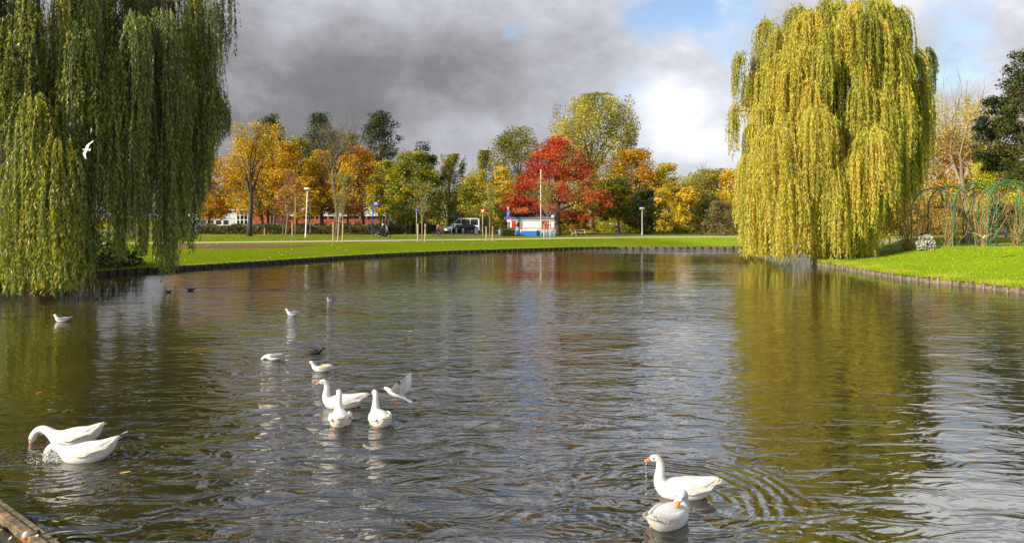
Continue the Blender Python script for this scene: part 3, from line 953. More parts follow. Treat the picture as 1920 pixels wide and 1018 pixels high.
T('maple_tree', 'yellow green tree with thin top beside the orange one', 1245, 118, 306, 70, 428, 'column', M['yelgreen'], 8000, seed=23, clumps=60, tone=.68, tpx=1238)
T('yew_tree', 'dark conical evergreen behind the slim park lamp', 1208, 106, 358, 62, 440, 'round', M['darkgreen'], 6000, seed=24, clumps=50, tone=.2, leaf=.22)
T('birch_tree', 'slender spotty yellow leaved tree right of the park lamp', 1243, 105, 352, 48, 436, 'column', M['yellow'], 2600, seed=25, clumps=30, tone=.3, leaf=.24)
T('maple_tree', 'bright yellow low tree at the edge of the gap in the trees', 1288, 116, 352, 58, 432, 'round', M['yellow'], 5500, seed=26, clumps=55, tone=.55)
T('lime_tree', 'tall olive tree with thinning brown top before the right willow', 1338, 126, 318, 104, 432, 'round', M['olive'], 10000, seed=27, clumps=85, tone=.6, leaf=.28)
bare_tree('ash_tree', 'bare grey treetop rising over the olive and yellow trees', 1338, 132, 296, 70, M['brown'], .35, 91, first=.45, gens=4, leaves=300)
T('maple_tree', 'golden tree peeping beside the right willow', 1385, 122, 318, 84, 432, 'round', M['gold'], 8000, seed=28, clumps=65, tone=.7)
T('holly_bush', 'deep green round shrub beside the tan bush', 1315, 106, 380, 62, 441, 'bush', M['darkgreen'], 4000, seed=36, clumps=40, cat='bush', leaf=.2, tone=.5)
T('hazel_bush', 'tan brown twiggy bush near the right willow', 1352, 103, 378, 76, 442, 'bush', M['brown'], 6000, seed=29, clumps=50, cat='bush', leaf=.18, tone=.55)
T('hazel_bush', 'dull green bush half behind the right willow', 1402, 102, 372, 60, 442, 'bush', M['olive'], 4500, seed=37, clumps=40, cat='bush', leaf=.2, tone=.3)

# tall thin-leaved trees in front of the golden row
bare_tree('plane_tree', 'tall thin topped tree with yellow lower leaves beside the big willow', 468, 97, 194, 104, M['gold'], .33, 11, bark='bark_dark', first=.38, gens=5, leaves=3600, leaf=.24, kids=2)
bare_tree('plane_tree', 'tall bare tree with spreading fan of twigs and ivy pale trunk', 632, 97, 194, 138, M['brown'], .26, 14, bark='bark', first=.5, gens=5, leaves=500, leaf=.2, kids=3, angle=.6, upb=.1)
T('cherry_sapling', 'pinkish brown young tree with two pale stems before the hedge', 545, 100, 322, 52, 402, 'column', leaf_mat('pinkish', [(0.35, 0.13, 0.07), (0.52, 0.24, 0.14), (0.60, 0.34, 0.20), (0.45, 0.22, 0.05)]), 1300, seed=30, clumps=24, tpx=536, leaf=.22, tr=.09, bark='bark_pale', sparse=.4)

# behind and right of the right willow
bare_tree('plane_tree', 'big pale bare tree behind the pergola', 1818, 82, 122, 225, M['yellow'], .42, 23, bark='bark_pale', first=.24, gens=5, leaves=6500, leaf=.2, tlean=-.12, kids=3, angle=.55)
T('maple_tree', 'yellow brown tree between right willow and pale bare tree', 1765, 86, 245, 150, 436, 'round', M['rust'], 14000, seed=40, clumps=110, tone=.62, leaf=.2, bark='bark_pale')
T('maple_tree', 'golden brown crown low behind the middle arches', 1835, 84, 262, 130, 428, 'round', M['yellow'], 11000, seed=41, clumps=90, tone=.5, leaf=.2, bark='bark_pale')
T('holm_oak_tree', 'dark green round crown behind the pale bare tree', 1872, 76, 182, 92, 318, 'round', M['darkgreen'], 11000, seed=42, clumps=80, tone=.15, leaf=.2)
T('oak_tree', 'tall mid green oak at the edge of the view', 1935, 72, 88, 130, 345, 'column', M['darkgreen'], 15000, seed=43, clumps=90, tone=.68, leaf=.2)
T('robinia_tree', 'bright lime yellow tree above the arches', 1892, 78, 272, 150, 420, 'round', M['lime'], 15000, seed=44, clumps=95, tone=.5, leaf=.19, tpx=1940)
T('rhododendron_bush', 'dark green bush seen through the last arches', 1880, 74, 385, 110, 444, 'bush', M['darkgreen'], 6000, seed=45, clumps=50, cat='bush', leaf=.16, tone=.3)
T('hazel_bush', 'yellow brown shrub under the trailing end of the right willow', 1690, 74, 372, 110, 446, 'bush', M['rust'], 8000, seed=46, clumps=60, cat='bush', leaf=.16, tone=.6)
T('hazel_bush', 'golden shrub seen through the first arch', 1765, 76, 362, 90, 436, 'bush', M['rust'], 7000, seed=47, clumps=60, cat='bush', leaf=.16, tone=.75)
# old trunk bending over the lawn behind the arches
root = empty('fruit_tree', (WX(1812, 56), 56, 1.0), 0, 'old pale trunk bending over the grass behind the arches', 'tree')
mb = MB()
mb.tube([(0, 0, -.1), (.05, 0, .5), (.25, 0, 1.2), (.1, 0, 1.9), (-.5, 0, 2.5), (-1.4, .1, 2.75), (-2.4, .2, 2.7)], [.36, .3, .27, .26, .22, .17, .1], 9)
mb.tube([(.1, 0, 1.9), (.5, 0, 2.8), (.7, .2, 4.0)], [.2, .16, .08], 7)
mb.tube([(-1.0, .1, 2.7), (-1.7, .3, 3.4), (-1.9, .3, 4.2)], [.12, .1, .05], 6)
mb.build('trunk', M['bark_pale'], root, smooth=True)
r = np.random.default_rng(5)
C = np.array([(-1.9, .3, 4.0), (.7, .2, 4.1), (-2.4, .2, 2.8), (-1.2, .1, 3.2)])[r.integers(0, 4, 900)] + r.normal(0, .55, (900, 3)) * (1, 1, .6)
V, Fc = leaf_quads(C, .16, r)
np_mesh('crown', V, Fc, M['gold'], root, var=r.normal(.6, .2, 900))

# far masses that close the gaps
r = np.random.default_rng(77)


def woods(name, label, x0, x1, D, top0, top1, m, n, leaf=.5, tone=.45):
    px_ = r.uniform(x0, x1, n)
    prof = top0 + (top1 - top0) * (0.5 + 0.5 * np.sin(px_ * 0.05) * np.sin(px_ * 0.021 + 1)) + 5 * np.sin(px_ * .21)
    s = r.uniform(0, 1, n) ** 0.75
    Yd = D + r.normal(0, 3.0, n)
    ztop = CAMZ + (HOR - prof) * D / F
    C = np.column_stack([(px_ - 960) * D / F, Yd, 0.5 + (ztop - .5) * s])
    V, Fc = leaf_quads(C, leaf, r)
    tag(np_mesh(name, V, Fc, m, var=tone + .16 * np.sin(px_ * .3) * np.cos(C[:, 2] * 1.1) + r.normal(0, .12, n)), label, kind='stuff')


woods('distant_woods', 'far off line of olive trees closing the horizon', 800, 1720, 172, 344, 372, M['olive'], 30000, .55)
woods('distant_woods', 'far off dark trees beyond the car park', 300, 900, 176, 340, 372, M['darkgreen'], 16000, .55, .5)
woods('distant_woods', 'yellow and green woods far behind the pergola', 1600, 2150, 112, 300, 352, M['rust'], 22000, .4, .5)
woods('distant_woods', 'olive and green crowns filling in behind the olive poplars', 866, 1010, 160, 318, 345, M['olive'], 9000, .42, .5)
woods('distant_woods', 'green and gold crowns filling in behind the golden maples', 440, 800, 150, 296, 322, M['yelgreen'], 15000, .42, .42)
woods('distant_woods', 'mixed autumn crowns filling in behind the yellow trees', 1130, 1440, 150, 338, 362, M['yelgreen'], 12000, .42, .6)
woods('shrubbery', 'low mixed shrubs along the far edge of the grass', 1120, 1460, 122, 412, 428, M['yelgreen'], 9000, .3, .4)


# ------------------------------------------------------------------ weeping willows
def willow(name, label, cx, cy, zg, casc, m, twig, zend, leaf_len, leaf_w, per_m, tr, seed, trunk_top, sway=.05, wind=(0, 0)):
    """casc: list of (x, y, z, spread, strands, length, tone); every strand arches out of its bough and hangs"""
    r = np.random.default_rng(seed)
    O, Rr, Th, Ln, Tn, Cd = [], [], [], [], [], []
    for (ox, oy, oz, s, ns, L, tn) in casc:
        out = math.atan2(oy - cy, ox - cx)
        th = r.normal(out, 1.15, ns)
        rr = s * np.sqrt(r.uniform(0.02, 1, ns))
        O.append(np.column_stack([np.full(ns, ox), np.full(ns, oy), oz + r.normal(0, .22, ns)]) + np.column_stack([r.normal(0, .10, ns), r.normal(0, .10, ns), np.zeros(ns)]))
        Rr.append(rr); Th.append(th)
        Ln.append(L * r.uniform(.45, 1.08, ns)); Tn.append(tn + r.normal(0, .13, ns) + .22 * (r.uniform(0, 1, ns) < .05))
        Cd.append(np.full(ns, out))
    O = np.concatenate(O); Rr = np.concatenate(Rr); Th = np.concatenate(Th); Ln = np.concatenate(Ln); Tn = np.concatenate(Tn)
    n = len(O)
    ze = zend(O[:, 0] + Rr * np.cos(Th), O[:, 1] + Rr * np.sin(Th), r, n)
    Ln = np.minimum(Ln, np.maximum(O[:, 2] - ze + Rr * .4, .3))
    ph, fr, am = r.uniform(0, 6.3, n), r.uniform(.5, 1.1, n), sway * r.uniform(.4, 1.4, n)

    def pos(i, a):
        R_ = Rr[i]
        k = 1 - np.exp(-a / (0.55 * R_ + .15))
        h = R_ * k
        drop = a - R_ * .85 * k + 0.0
        sw = am[i] * np.sin(fr[i] * a + ph[i]) * np.minimum(a, 2.5) / 2.5 * 2
        return np.column_stack([O[i, 0] + h * np.cos(Th[i]) + sw + wind[0] * a * .02, O[i, 1] + h * np.sin(Th[i]) + sw * .6 + wind[1] * a * .02, O[i, 2] - drop + .18 * R_ * np.sin(np.pi * np.minimum(k, 1))])

    root = empty(name, (cx, cy, zg), 0, label, 'tree')
    root_off = np.array([cx, cy, zg])
    # twigs: thin ribbons
    seg = 6
    A = np.linspace(0, 1, seg + 1)
    ii = np.repeat(np.arange(n), seg + 1)
    aa = (A[None, :] * Ln[:, None]).ravel()
    P = pos(ii, aa) - root_off
    wv = np.column_stack([np.cos(ph[ii]), np.sin(ph[ii]), np.zeros(len(ii))]) * (0.012 * (1 - aa / (Ln[ii] + .01) * .6))[:, None]
    V = np.stack([P - wv, P + wv], axis=1).reshape(-1, 3)
    base = (np.arange(n)[:, None] * (seg + 1) + np.arange(seg)[None, :]).ravel() * 2
    Fc = np.column_stack([base, base + 1, base + 3, base + 2])
    np_mesh('twig', V, Fc, twig, root)
    # leaves
    cnt = np.maximum((Ln * per_m).astype(int), 3)
    ii = np.repeat(np.arange(n), cnt)
    N_ = len(ii)
    aa = Ln[ii] * r.uniform(0.04, 1.0, N_)
    P = pos(ii, aa) - root_off
    az = r.uniform(0, 2 * pi, N_)
    hz = r.uniform(.25, .75, N_)
    D_ = np.column_stack([hz * np.cos(az), hz * np.sin(az), -np.ones(N_) + r.normal(0, .15, N_)])
    D_ /= np.linalg.norm(D_, axis=1)[:, None]
    S = r.normal(size=(N_, 3))
    S -= D_ * (S * D_).sum(1)[:, None]
    S /= np.linalg.norm(S, axis=1)[:, None]
    ll = leaf_len * r.uniform(.6, 1.25, N_)[:, None]
    b0 = P + D_ * ll * .35
    V = np.stack([P + S * leaf_w * .6, P + D_ * ll, b0 - S * leaf_w * .6], axis=1).reshape(-1, 3)
    Fc = np.arange(N_ * 3).reshape(N_, 3)
    np_mesh('crown', V, Fc, m, root, var=Tn[ii] + r.normal(0, .13, N_))
    # trunk and boughs to the cascades
    mb = MB()
    tt = Vector(trunk_top)
    tp = [Vector((0, 0, -.2)), Vector((0, 0, .3)), tt * .35, tt * .7, tt]
    mb.tube(tp, [tr * 1.4, tr * 1.1, tr, tr * .8, tr * .6], 10)
    for ci, (ox, oy, oz, s, ns, L, tn) in enumerate(casc):
        if ci % 2: continue
        e = Vector((ox - cx, oy - cy, oz - zg))
        f_ = .55 + .45 * min(1, e.z / (tt.z * 1.6))
        a = tt * min(1, f_)
        mb.tube([a, a.lerp(e, .35) + Vector((0, 0, .12 * (e - a).length)), a.lerp(e, .75) + Vector((0, 0, .12 * (e - a).length)), e], [tr * .30, tr * .19, tr * .09, .02], 5, cap=False)
    mb.build('trunk', M['bark'], root, smooth=True)
    print(name, 'strands', n, 'leaves', N_)
    return root


r = np.random.default_rng(3)
# right willow: outline measured at 50 m
cx, cy = 22.4, 50.0
ZL = np.array([0, 2, 4, 5, 7.3, 10.2, 12.3, 14.3, 16.2, 17.3, 18.0])
RL = np.array([5.4, 5.5, 5.9, 6.0, 6.6, 6.8, 6.5, 5.9, 4.7, 3.2, 1.6])      # to the west
RE = np.array([3.0, 3.3, 4.6, 5.1, 5.5, 5.9, 6.1, 6.0, 5.0, 3.9, 3.0])     # to the east
casc = []
for i in range(185):
    z = 4.2 + 13.4 * r.uniform() ** .72
    th = r.uniform(0, 2 * pi) if r.uniform() < .45 else r.uniform(pi, 2 * pi)
    rw = np.interp(z, ZL, RL) if cos(th) < 0 else np.interp(z, ZL, RE)
    s = r.uniform(.55, 1.25)
    rr_ = max((rw - s * .75), .3) * math.sqrt(r.uniform(.35, 1.0))
    x, y = cx + rr_ * cos(th), cy + rr_ * sin(th) * .95
    tone = .50 + .13 * r.normal() - .10 * (x - cx) / 7  # darker to the east: the shaded side is put into the leaf tone
    casc.append((x, y, z - .2, s, int(r.integers(22, 46)), r.uniform(2.4, 7.5), tone))
for (pxx, pyy, dy_, s, ns, L, tone) in [(1442, 48, 0, 1.2, 60, 5, .45), (1500, 22, -1, 1.2, 60, 5, .42), (1560, 10, 0, 1.3, 60, 5, .4), (1635, 6, -1, 1.3, 60, 6, .4), (1682, 26, 0, 1.1, 55, 6, .38),
                                        (1742, 96, 0, .6, 30, 3.0, .3), (1392, 108, 0, .8, 36, 4.0, .4), (1386, 208, -1, .8, 40, 3.2, .55), (1405, 300, -3, 1.0, 60, 6.5, .6), (1418, 345, -4, 1.1, 60, 6, .62),
                                        (1632, 262, -6, 1.7, 120, 5.8, .62), (1600, 300, -6, 1.2, 70, 5.6, .66), (1560, 330, -6, 1.3, 90, 5.6, .6), (1480, 345, -6, 1.4, 110, 6, .62), (1450, 250, -5.5, 1.4, 90, 6, .62), (1530, 215, -6, 1.3, 80, 6, .6), (1690, 240, -3, 1.2, 80, 5.2, .32)]:
    Yd = cy + dy_
    casc.append((WX(pxx, Yd), Yd, WZ(pyy, Yd), s, ns, L, tone))
for i in range(26):            # low skirt that trails in the water
    th = r.uniform(pi * .80, pi * 1.52)
    casc.append((cx + 4.7 * cos(th), cy + 4.7 * sin(th), r.uniform(3.2, 5.2), 1.0, 44, 5.2, .6 + .1 * r.normal()))


def zend_r(x, y, r, n):
    e = 0.05 + r.uniform(0, .5, n) ** 2
    e = np.where(x > 23.4, .9 + (x - 23.4) * 1.0 + r.normal(0, .5, n), e)
    return np.clip(e, .03, 9)


willow('weeping_willow', 'tall sunlit yellow green weeping willow at the water beside the green arches', cx, cy, .3, casc, M['willow_r'], M['twig_y'], zend_r, .23, .050, 17, .62, 5, (.3, 0, 5.5), .05)

# left willow, nearer, its shade put into darker leaf colours
r = np.random.default_rng(4)
cx, cy = -20.6, 31.5
casc = []
for i in range(165):
    z = 5.5 + 11.0 * r.uniform() ** .6
    th = r.uniform(pi * .9, 2.25 * pi) if r.uniform() < .75 else r.uniform(0, 2 * pi)
    rw = np.interp(z, [3, 7, 10, 13, 17], [6.6, 7.9, 8.3, 8.0, 4.5])
    s = r.uniform(.22, .62)
    rr_ = max(rw - s, .3) * math.sqrt(r.uniform(.12, 1.0))
    x, y = cx + rr_ * cos(th), cy + rr_ * sin(th) * .9
    tone = .44 + .20 * r.normal() - .06 * (x - cx) / 7  # lighter to the west: side light is put into the leaf tone
    casc.append((x, y, z, s, int(r.integers(16, 34)), r.uniform(5.0, 11.5), tone))
for (pxx, pyy, Yd, s, ns, L, tone) in [(20, 60, 25.6, .8, 60, 11, .62), (60, 190, 25.2, .7, 60, 9, .66), (110, 280, 25.4, .9, 80, 8, .68), (150, 60, 26, .7, 60, 12, .4), (250, 40, 27, .8, 60, 12, .5), (310, 30, 28, .7, 46, 12, .42),
                                       (395, 5, 30, .5, 26, 3.2, .3), (425, -30, 30.5, .5, 26, 3.4, .3), (375, 120, 31, .6, 40, 9, .4), (400, 180, 30, .5, 40, 5.5, .42), (412, 200, 31, .4, 30, 5, .35), (330, 150, 28.5, .6, 44, 8.8, .45), (355, 240, 30, .5, 40, 7, .4), (100, 350, 25.3, 1.1, 90, 5.5, .72), (40, 330, 25.3, 1.0, 80, 6, .66),
                                       (200, 120, 26.5, .7, 60, 10, .5), (225, 260, 26.8, .6, 50, 7, .52)]:
    casc.append((WX(pxx, Yd), Yd, WZ(pyy, Yd), s, ns, L, tone))


def zend_l(x, y, r, n):
    k = x / y * F + 960            # bearing, so that the hem is ragged as the tree shows it
    e = np.interp(k, [-100, 172, 190, 285, 296, 332, 340, 365, 378, 392, 405, 440], [.04, .04, 1.0, 1.3, .4, .45, 1.9, 1.0, 3.0, 4.6, 6.0, 7.0])
    e = np.where((k > 190) & (k < 290) & (np.sin(k * .16) > -.2), e + r.uniform(.3, 2.0, n), e)
    return np.clip(e + np.abs(r.normal(0, .32, n)), .03, 14)


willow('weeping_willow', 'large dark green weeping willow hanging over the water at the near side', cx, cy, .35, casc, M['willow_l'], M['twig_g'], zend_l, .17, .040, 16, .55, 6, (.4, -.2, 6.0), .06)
# dark shrub, added to give the darkness behind the strands
root = empty('hazel_bush', (-23.0, 36.2, .35), 0, 'dark shrub on the bank, added for the darkness behind the big willow', 'bush')
r = np.random.default_rng(9)
C = np.column_stack([r.uniform(-5, 3.0, 5000), r.uniform(0, 3.5, 5000), r.uniform(0, 1, 5000) ** 1.2 * 3.4])
C[:, 2] *= .62
C[:, 2] *= 1 - np.clip(C[:, 0] - .5, 0, 3) / 4
V, Fc = leaf_quads(C, .2, r)
np_mesh('crown', V, Fc, M['darkgreen'], root, var=r.normal(.35, .15, 5000))


# ------------------------------------------------------------------ hedge, buildings
def leafy_box(name, label, cat, x0, x1, y0, y1, z0, h, m, core, n, leaf, seed, wob=.12):
    r = np.random.default_rng(seed)
    root = empty(name, ((x0 + x1) / 2, (y0 + y1) / 2, z0), 0, label, cat)
    lx, ly = x1 - x0, y1 - y0
    MB().box((0, 0, h * .42), (lx * .97, ly * .7, h * .84)).build('branches', core, root)
    face = r.uniform(0, 1, n)
    X = r.uniform(-lx / 2, lx / 2, n)
    hz = h * (1 + wob * np.sin(X * 1.3 + seed) + wob * .6 * np.sin(X * 3.1))
    Y = np.where(face < .6, -ly / 2, r.uniform(-ly / 2, ly / 2, n))
    Z = np.where(face < .6, r.uniform(0.02, 1, n) * hz, hz)
    P = np.column_stack([X, Y, Z]) + r.normal(0, .07, (n, 3))
    P[:, 2] = np.maximum(P[:, 2], .02)
    V, Fc = leaf_quads(P, leaf, r, .1)
    np_mesh('foliage', V, Fc, m, root, var=.5 + .2 * np.sin(X * 1.1 + Z * 3) + r.normal(0, .17, n))
    return root


leafy_box('hedge', 'long rough topped evergreen hedge in front of the parked cars', 'hedge', WX(372, 108), WX(758, 108), 107.4, 109.2, .4, 1.25, M['hedge'], M['hedgecore'], 16000, .2, 1)
leafy_box('hedge', 'darker lower hedge behind the cyclist', 'hedge', WX(764, 110), WX(824, 110), 109.6, 110.6, .4, 1.5, M['hedge'], M['hedgecore'], 2600, .2, 3)
leafy_box('hedge', 'small dense box hedge at the end of the blue and white kiosk', 'hedge', WX(939, 97), WX(966, 97), 96.2, 97.6, .4, .95, M['darkgreen'], M['hedgecore'], 1600, .1, 2, .03)


def wall_box(name, m, parent, px0, px1, py0, py1, D, depth=6.0, y_off=0.0, ref=None):
    x0, x1 = WX(px0, D), WX(px1, D)
    z0, z1 = WZ(py1, D), WZ(py0, D)
    o = MB().box(((x0 + x1) / 2 - ref[0], depth / 2 + y_off, (z0 + z1) / 2 - ref[2]), (x1 - x0, depth, z1 - z0)).build(name, m, parent)
    return o


# pale glazed pavilion
D = 146.0
ref = (WX(425, D), D, .4)
pav = empty('glass_pavilion', ref, 0, 'pale green grey pavilion with glazed corner beyond the hedge', 'building')
wall_box('wall', M['panel_pale'], pav, 345, 444, 398, 434, D, 8, 0, ref)
wall_box('wall', M['glass'], pav, 444.2, 464.8, 396, 434, D, 7.8, .1, ref)
for x in (444, 450.5, 458, 465):
    wall_box('frame', M['white'], pav, x - .8, x + .8, 394, 434, D, .14, -.16, ref)
for y in (395, 403.5, 412.5, 422):
    wall_box('frame', M['white'], pav, 444.8, 464.2, y - .7, y + .7, D, .08, -.10, ref)
for i in range(7):
    wall_box('panel', M['panel_pale'], pav, 347 + i * 14, 360.3 + i * 14, 400, 410, D, .06, -.065, ref).data.materials[0] = M['panel_pale']
    if i < 6:
        wall_box('window', M['glass'], pav, 349 + i * 14, 358 + i * 14, 413, 421, D, .05, -.055, ref)
wall_box('roof', M['white'], pav, 343, 466.5, 392.5, 394.3, D, 9, -.5, ref)
# red brick block and long hall
ref = (WX(600, D), D, .4)
hall = empty('brick_hall', ref, 0, 'long low red brick hall with white upper band behind the golden trees', 'building')
wall_box('wall', M['brick'], hall, 466, 500, 388, 434, D, 8, .1, ref)
wall_box('wall', M['dark_brick'], hall, 500.2, 540, 390, 434, D, 8, .4, ref)
wall_box('wall', M['brick'], hall, 540.2, 723, 411, 434, D, 8, .6, ref)
wall_box('upper_wall', M['panel_white'], hall, 540.2, 723, 386, 405.4, D, 8.2, .45, ref)
wall_box('window_strip', M['glass'], hall, 540.4, 722.8, 405.8, 410.6, D, 7.8, .85, ref)
for i in range(16):
    x = 540.8 + i * 12.1
    wall_box('frame', M['white'], hall, x - .4, x + .4, 406.2, 410.2, D, .2, .55, ref)
for i in range(5):
    wall_box('door', M['dark_brick'], hall, 574 + i * 30, 580 + i * 30, 417, 434, D, .08, .53, ref)
wall_box('roof', M['grey_wall'], hall, 464, 725, 383.8, 385.8, D, 9.4, .2, ref)
# grey gabled house with red bays
D = 138.0
ref = (WX(745, D), D, .4)
hs = empty('row_house', ref, 0, 'grey house with red window bay and white frames behind the yellow green maple', 'building')
wall_box('wall', M['grey_wall'], hs, 725, 765.5, 384, 434, D, 8, 0, ref)
wall_box('bay', M['brick'], hs, 742, 756.5, 388, 434, D, .25, -.27, ref)
for py in (394, 404, 414):
    for k in range(2):
        wall_box('window', M['white'], hs, 743.4 + k * 6.4, 749 + k * 6.4, py, py + 7, D, .08, -.36, ref)
        w_ = hs.children[-1]
        wall_box('pane', M['glass'], hs, 744.2 + k * 6.4, 748.2 + k * 6.4, py + .9, py + 6, D, .04, -.405, ref).parent = w_
for py in (394, 404, 414):
    wall_box('window', M['glass'], hs, 730, 736, py, py + 7, D, .05, -.055, ref)
wall_box('roof', M['dark_brick'], hs, 723, 767.5, 379, 383.6, D, 9, -.4, ref)


# ------------------------------------------------------------------ vehicles
def car(name, label, loc, rz, paint, cat='car', van=False, L=4.3, Wd=1.75, Hh=1.45, group=None):
    root = empty(name, loc, rz, label, cat, group)
    if van:
        prof = [(-L / 2, .35), (-L / 2, .95), (-L / 2 + .25, 1.15), (-L / 2 + .95, 1.3), (-L / 2 + 1.6, Hh - .08), (-L / 2 + 2.0, Hh), (L / 2 - .12, Hh), (L / 2, Hh - .2), (L / 2, .35)]
        glass = [(-L / 2 + 1.05, 1.32), (-L / 2 + 1.62, Hh - .2), (L / 2 - .25, Hh - .25), (L / 2 - .2, 1.25)]
        cuts = [(-L / 2 + 1.1, -L / 2 + 2.1), (-L / 2 + 2.22, L / 2 - 1.6), (L / 2 - 1.48, L / 2 - .25)]
    else:
        prof = [(-L / 2, .32), (-L / 2 - .02, .62), (-L / 2 + .15, .78), (-L / 2 + 1.05, .95), (-L / 2 + 1.75, Hh - .05), (-L / 2 + 2.3, Hh), (L / 2 - 1.2, Hh - .04), (L / 2 - .35, 1.0), (L / 2 - .02, .92), (L / 2, .32)]
        cuts = [(-L / 2 + 1.35, -L / 2 + 2.28), (-L / 2 + 2.38, L / 2 - 1.42), (L / 2 - 1.34, L / 2 - .75)]
    n = len(prof)
    vs, fs = [], []
    for (yy, inset) in ((-1, 0), (1, 0)):
        for x, z in prof:
            k = 1 - .18 * max(0, (z - .9) / (Hh - .9)) * (0.6 if van else 1)
            vs.append((x, yy * Wd / 2 * k, z))
    fs = [tuple(range(n)), tuple(range(2 * n - 1, n - 1, -1))] + [(i, n + i, n + (i + 1) % n, (i + 1) % n) for i in range(n)]
    MB().add(vs, fs).build('body', paint, root, smooth=False, bevel=.05)

    def zt_at(x):
        xs = [p for p in prof[1:-1]]
        return float(np.interp(x, [p[0] for p in xs], [p[1] for p in xs]))
    for a, b_ in cuts:
        for s in (-1, 1):
            zb = 1.22 if van else .93
            q = []
            for x in (a, (a + b_) / 2, b_):
                q.append((x, max(zt_at(x) - .12, zb + .02)))
            poly = [(a, zb)] + q + [(b_, zb)]
            vs = []
            for o_ in (.0, .012):
                for x, z in poly:
                    k = 1 - .18 * max(0, (z - .9) / (Hh - .9)) * (0.6 if van else 1)
                    vs.append((x, s * (Wd / 2 * k + o_ - .004), z))
            nn = len(poly)
            MB().add(vs, [tuple(range(nn)), tuple(range(2 * nn - 1, nn - 1, -1))] + [(i, nn + i, nn + (i + 1) % nn, (i + 1) % nn) for i in range(nn)]).build('window', M['glass'], root)
    # windscreen and rear window
    i0 = 3
    for (p, q) in ((prof[i0], prof[i0 + 1]), (prof[-3], prof[-4]) if not van else (prof[-1], prof[-2])):
        a, b_ = Vector((p[0], 0, p[1])), Vector((q[0], 0, q[1]))
        if van and p is prof[-1]:
            a, b_ = Vector((L / 2, 0, 1.25)), Vector((L / 2, 0, Hh - .25))
        dv = (b_ - a).normalized()
        nv = Vector((dv.z, 0, -dv.x))
        if (nv.x > 0) != (((a + b_) / 2).x > 0): nv = -nv
        a2, b2 = a.lerp(b_, .1) + nv * .012, a.lerp(b_, .92) + nv * .012
        wa_, wb_ = Wd / 2 * .86, Wd / 2 * .74
        MB().add([a2 + Vector((0, -wa_, 0)), a2 + Vector((0, wa_, 0)), b2 + Vector((0, wb_, 0)), b2 + Vector((0, -wb_, 0)),
                  a2 + Vector((0, -wa_, 0)) - nv * .02, a2 + Vector((0, wa_, 0)) - nv * .02, b2 + Vector((0, wb_, 0)) - nv * .02, b2 + Vector((0, -wb_, 0)) - nv * .02],
                 [(0, 1, 2, 3), (7, 6, 5, 4), (0, 4, 5, 1), (1, 5, 6, 2), (2, 6, 7, 3), (3, 7, 4, 0)]).build('windscreen', M['glass'], root)
    for x in (-L / 2 + .8, L / 2 - .8):
        for s in (-1, 1):
            w_ = MB().tube([(x, s * (Wd / 2 - .2), .32), (x, s * (Wd / 2 + .012), .32)], .32, 16).build('wheel', M['tyre'], root)
            MB().tube([(x, s * (Wd / 2 + .005), .32), (x, s * (Wd / 2 + .02), .32)], .19, 12).build('rim', M['rim'], w_)
    for s in (-1, 1):
        MB().box((-L / 2 + .02, s * Wd * .36, .68), (.12, .32, .14)).build('headlight', M['lamp_lens'], root, bevel=.02)
        MB().box((L / 2 - .02, s * Wd * .38, .82), (.07, .24, .16)).build('tail_light', M['tail_red'], root)
    return root


zr = .432
car('parked_van', 'white minibus parked on the road behind the triangle sign', (WX(871, 120), 120, zr), RAD(-4), M['white_car'], 'van', van=True, L=5.2, Wd=1.95, Hh=2.35)
car('parked_car', 'black car in front of the white minibus', (WX(872, 115.4), 115.4, zr), RAD(-6), M['black_car'], L=4.1)
car('parked_car', 'white car half hidden by the black car, beside the minibus', (WX(854, 117.2), 117.4, zr), RAD(35), M['white_car'], L=4.0)
spots = [(388, 'blue_car', 'blue car roof over the hedge near the hanging willow strands'), (484, 'blue_car', 'blue car roof over the hedge before the red brick wall'), (508, 'silver_car', 'silver car roof beside the blue one before the red brick wall'),
         (440, 'silver_car', 'silver car roof over the hedge before the glazed pavilion'), (560, 'black_car', 'dark car roof over the hedge behind the two lamps'), (598, 'silver_car', 'silver car roof over the hedge left of the tall bare tree'),
         (645, 'black_car', 'dark car roof over the hedge behind the first staked sapling'), (672, 'silver_car', 'silver car roof over the hedge behind the sapling stakes'), (700, 'black_car', 'dark car roof over the hedge behind the blue sign post'),
         (738, 'blue_car', 'bluish car roof over the hedge before the grey house'), (782, 'silver_car', 'silver car roof behind the darker hedge near the cyclist')]
for k, (px, pt, lb) in enumerate(spots):
    car('parked_car', lb, (WX(px, 118), 118 + (k % 2) * .6, zr), RAD(86 + (k * 37) % 9 - 4) if k % 3 else RAD(2), M[pt], group='cars parked behind the hedge', Hh=1.5)

# ------------------------------------------------------------------ kiosk
D = 98.0
S_ = F / D


def kx(px): return (px - 997) / S_


def kz(py): return WZ(py, D) - .4


ki = empty('kiosk', (WX(997, D), D, .4), 0, 'white and blue kiosk with red stripe and shutters under the red oak', 'kiosk')


def kbox(name, m, x0, x1, y0, y1, d0, d1, parent=None, bevel=0):
    z0, z1 = max(kz(y1), 0.0), kz(y0)
    return MB().box(((kx(x0) + kx(x1)) / 2, (d0 + d1) / 2, (z0 + z1) / 2), (kx(x1) - kx(x0), d1 - d0, z1 - z0)).build(name, m, parent or ki, bevel=bevel)


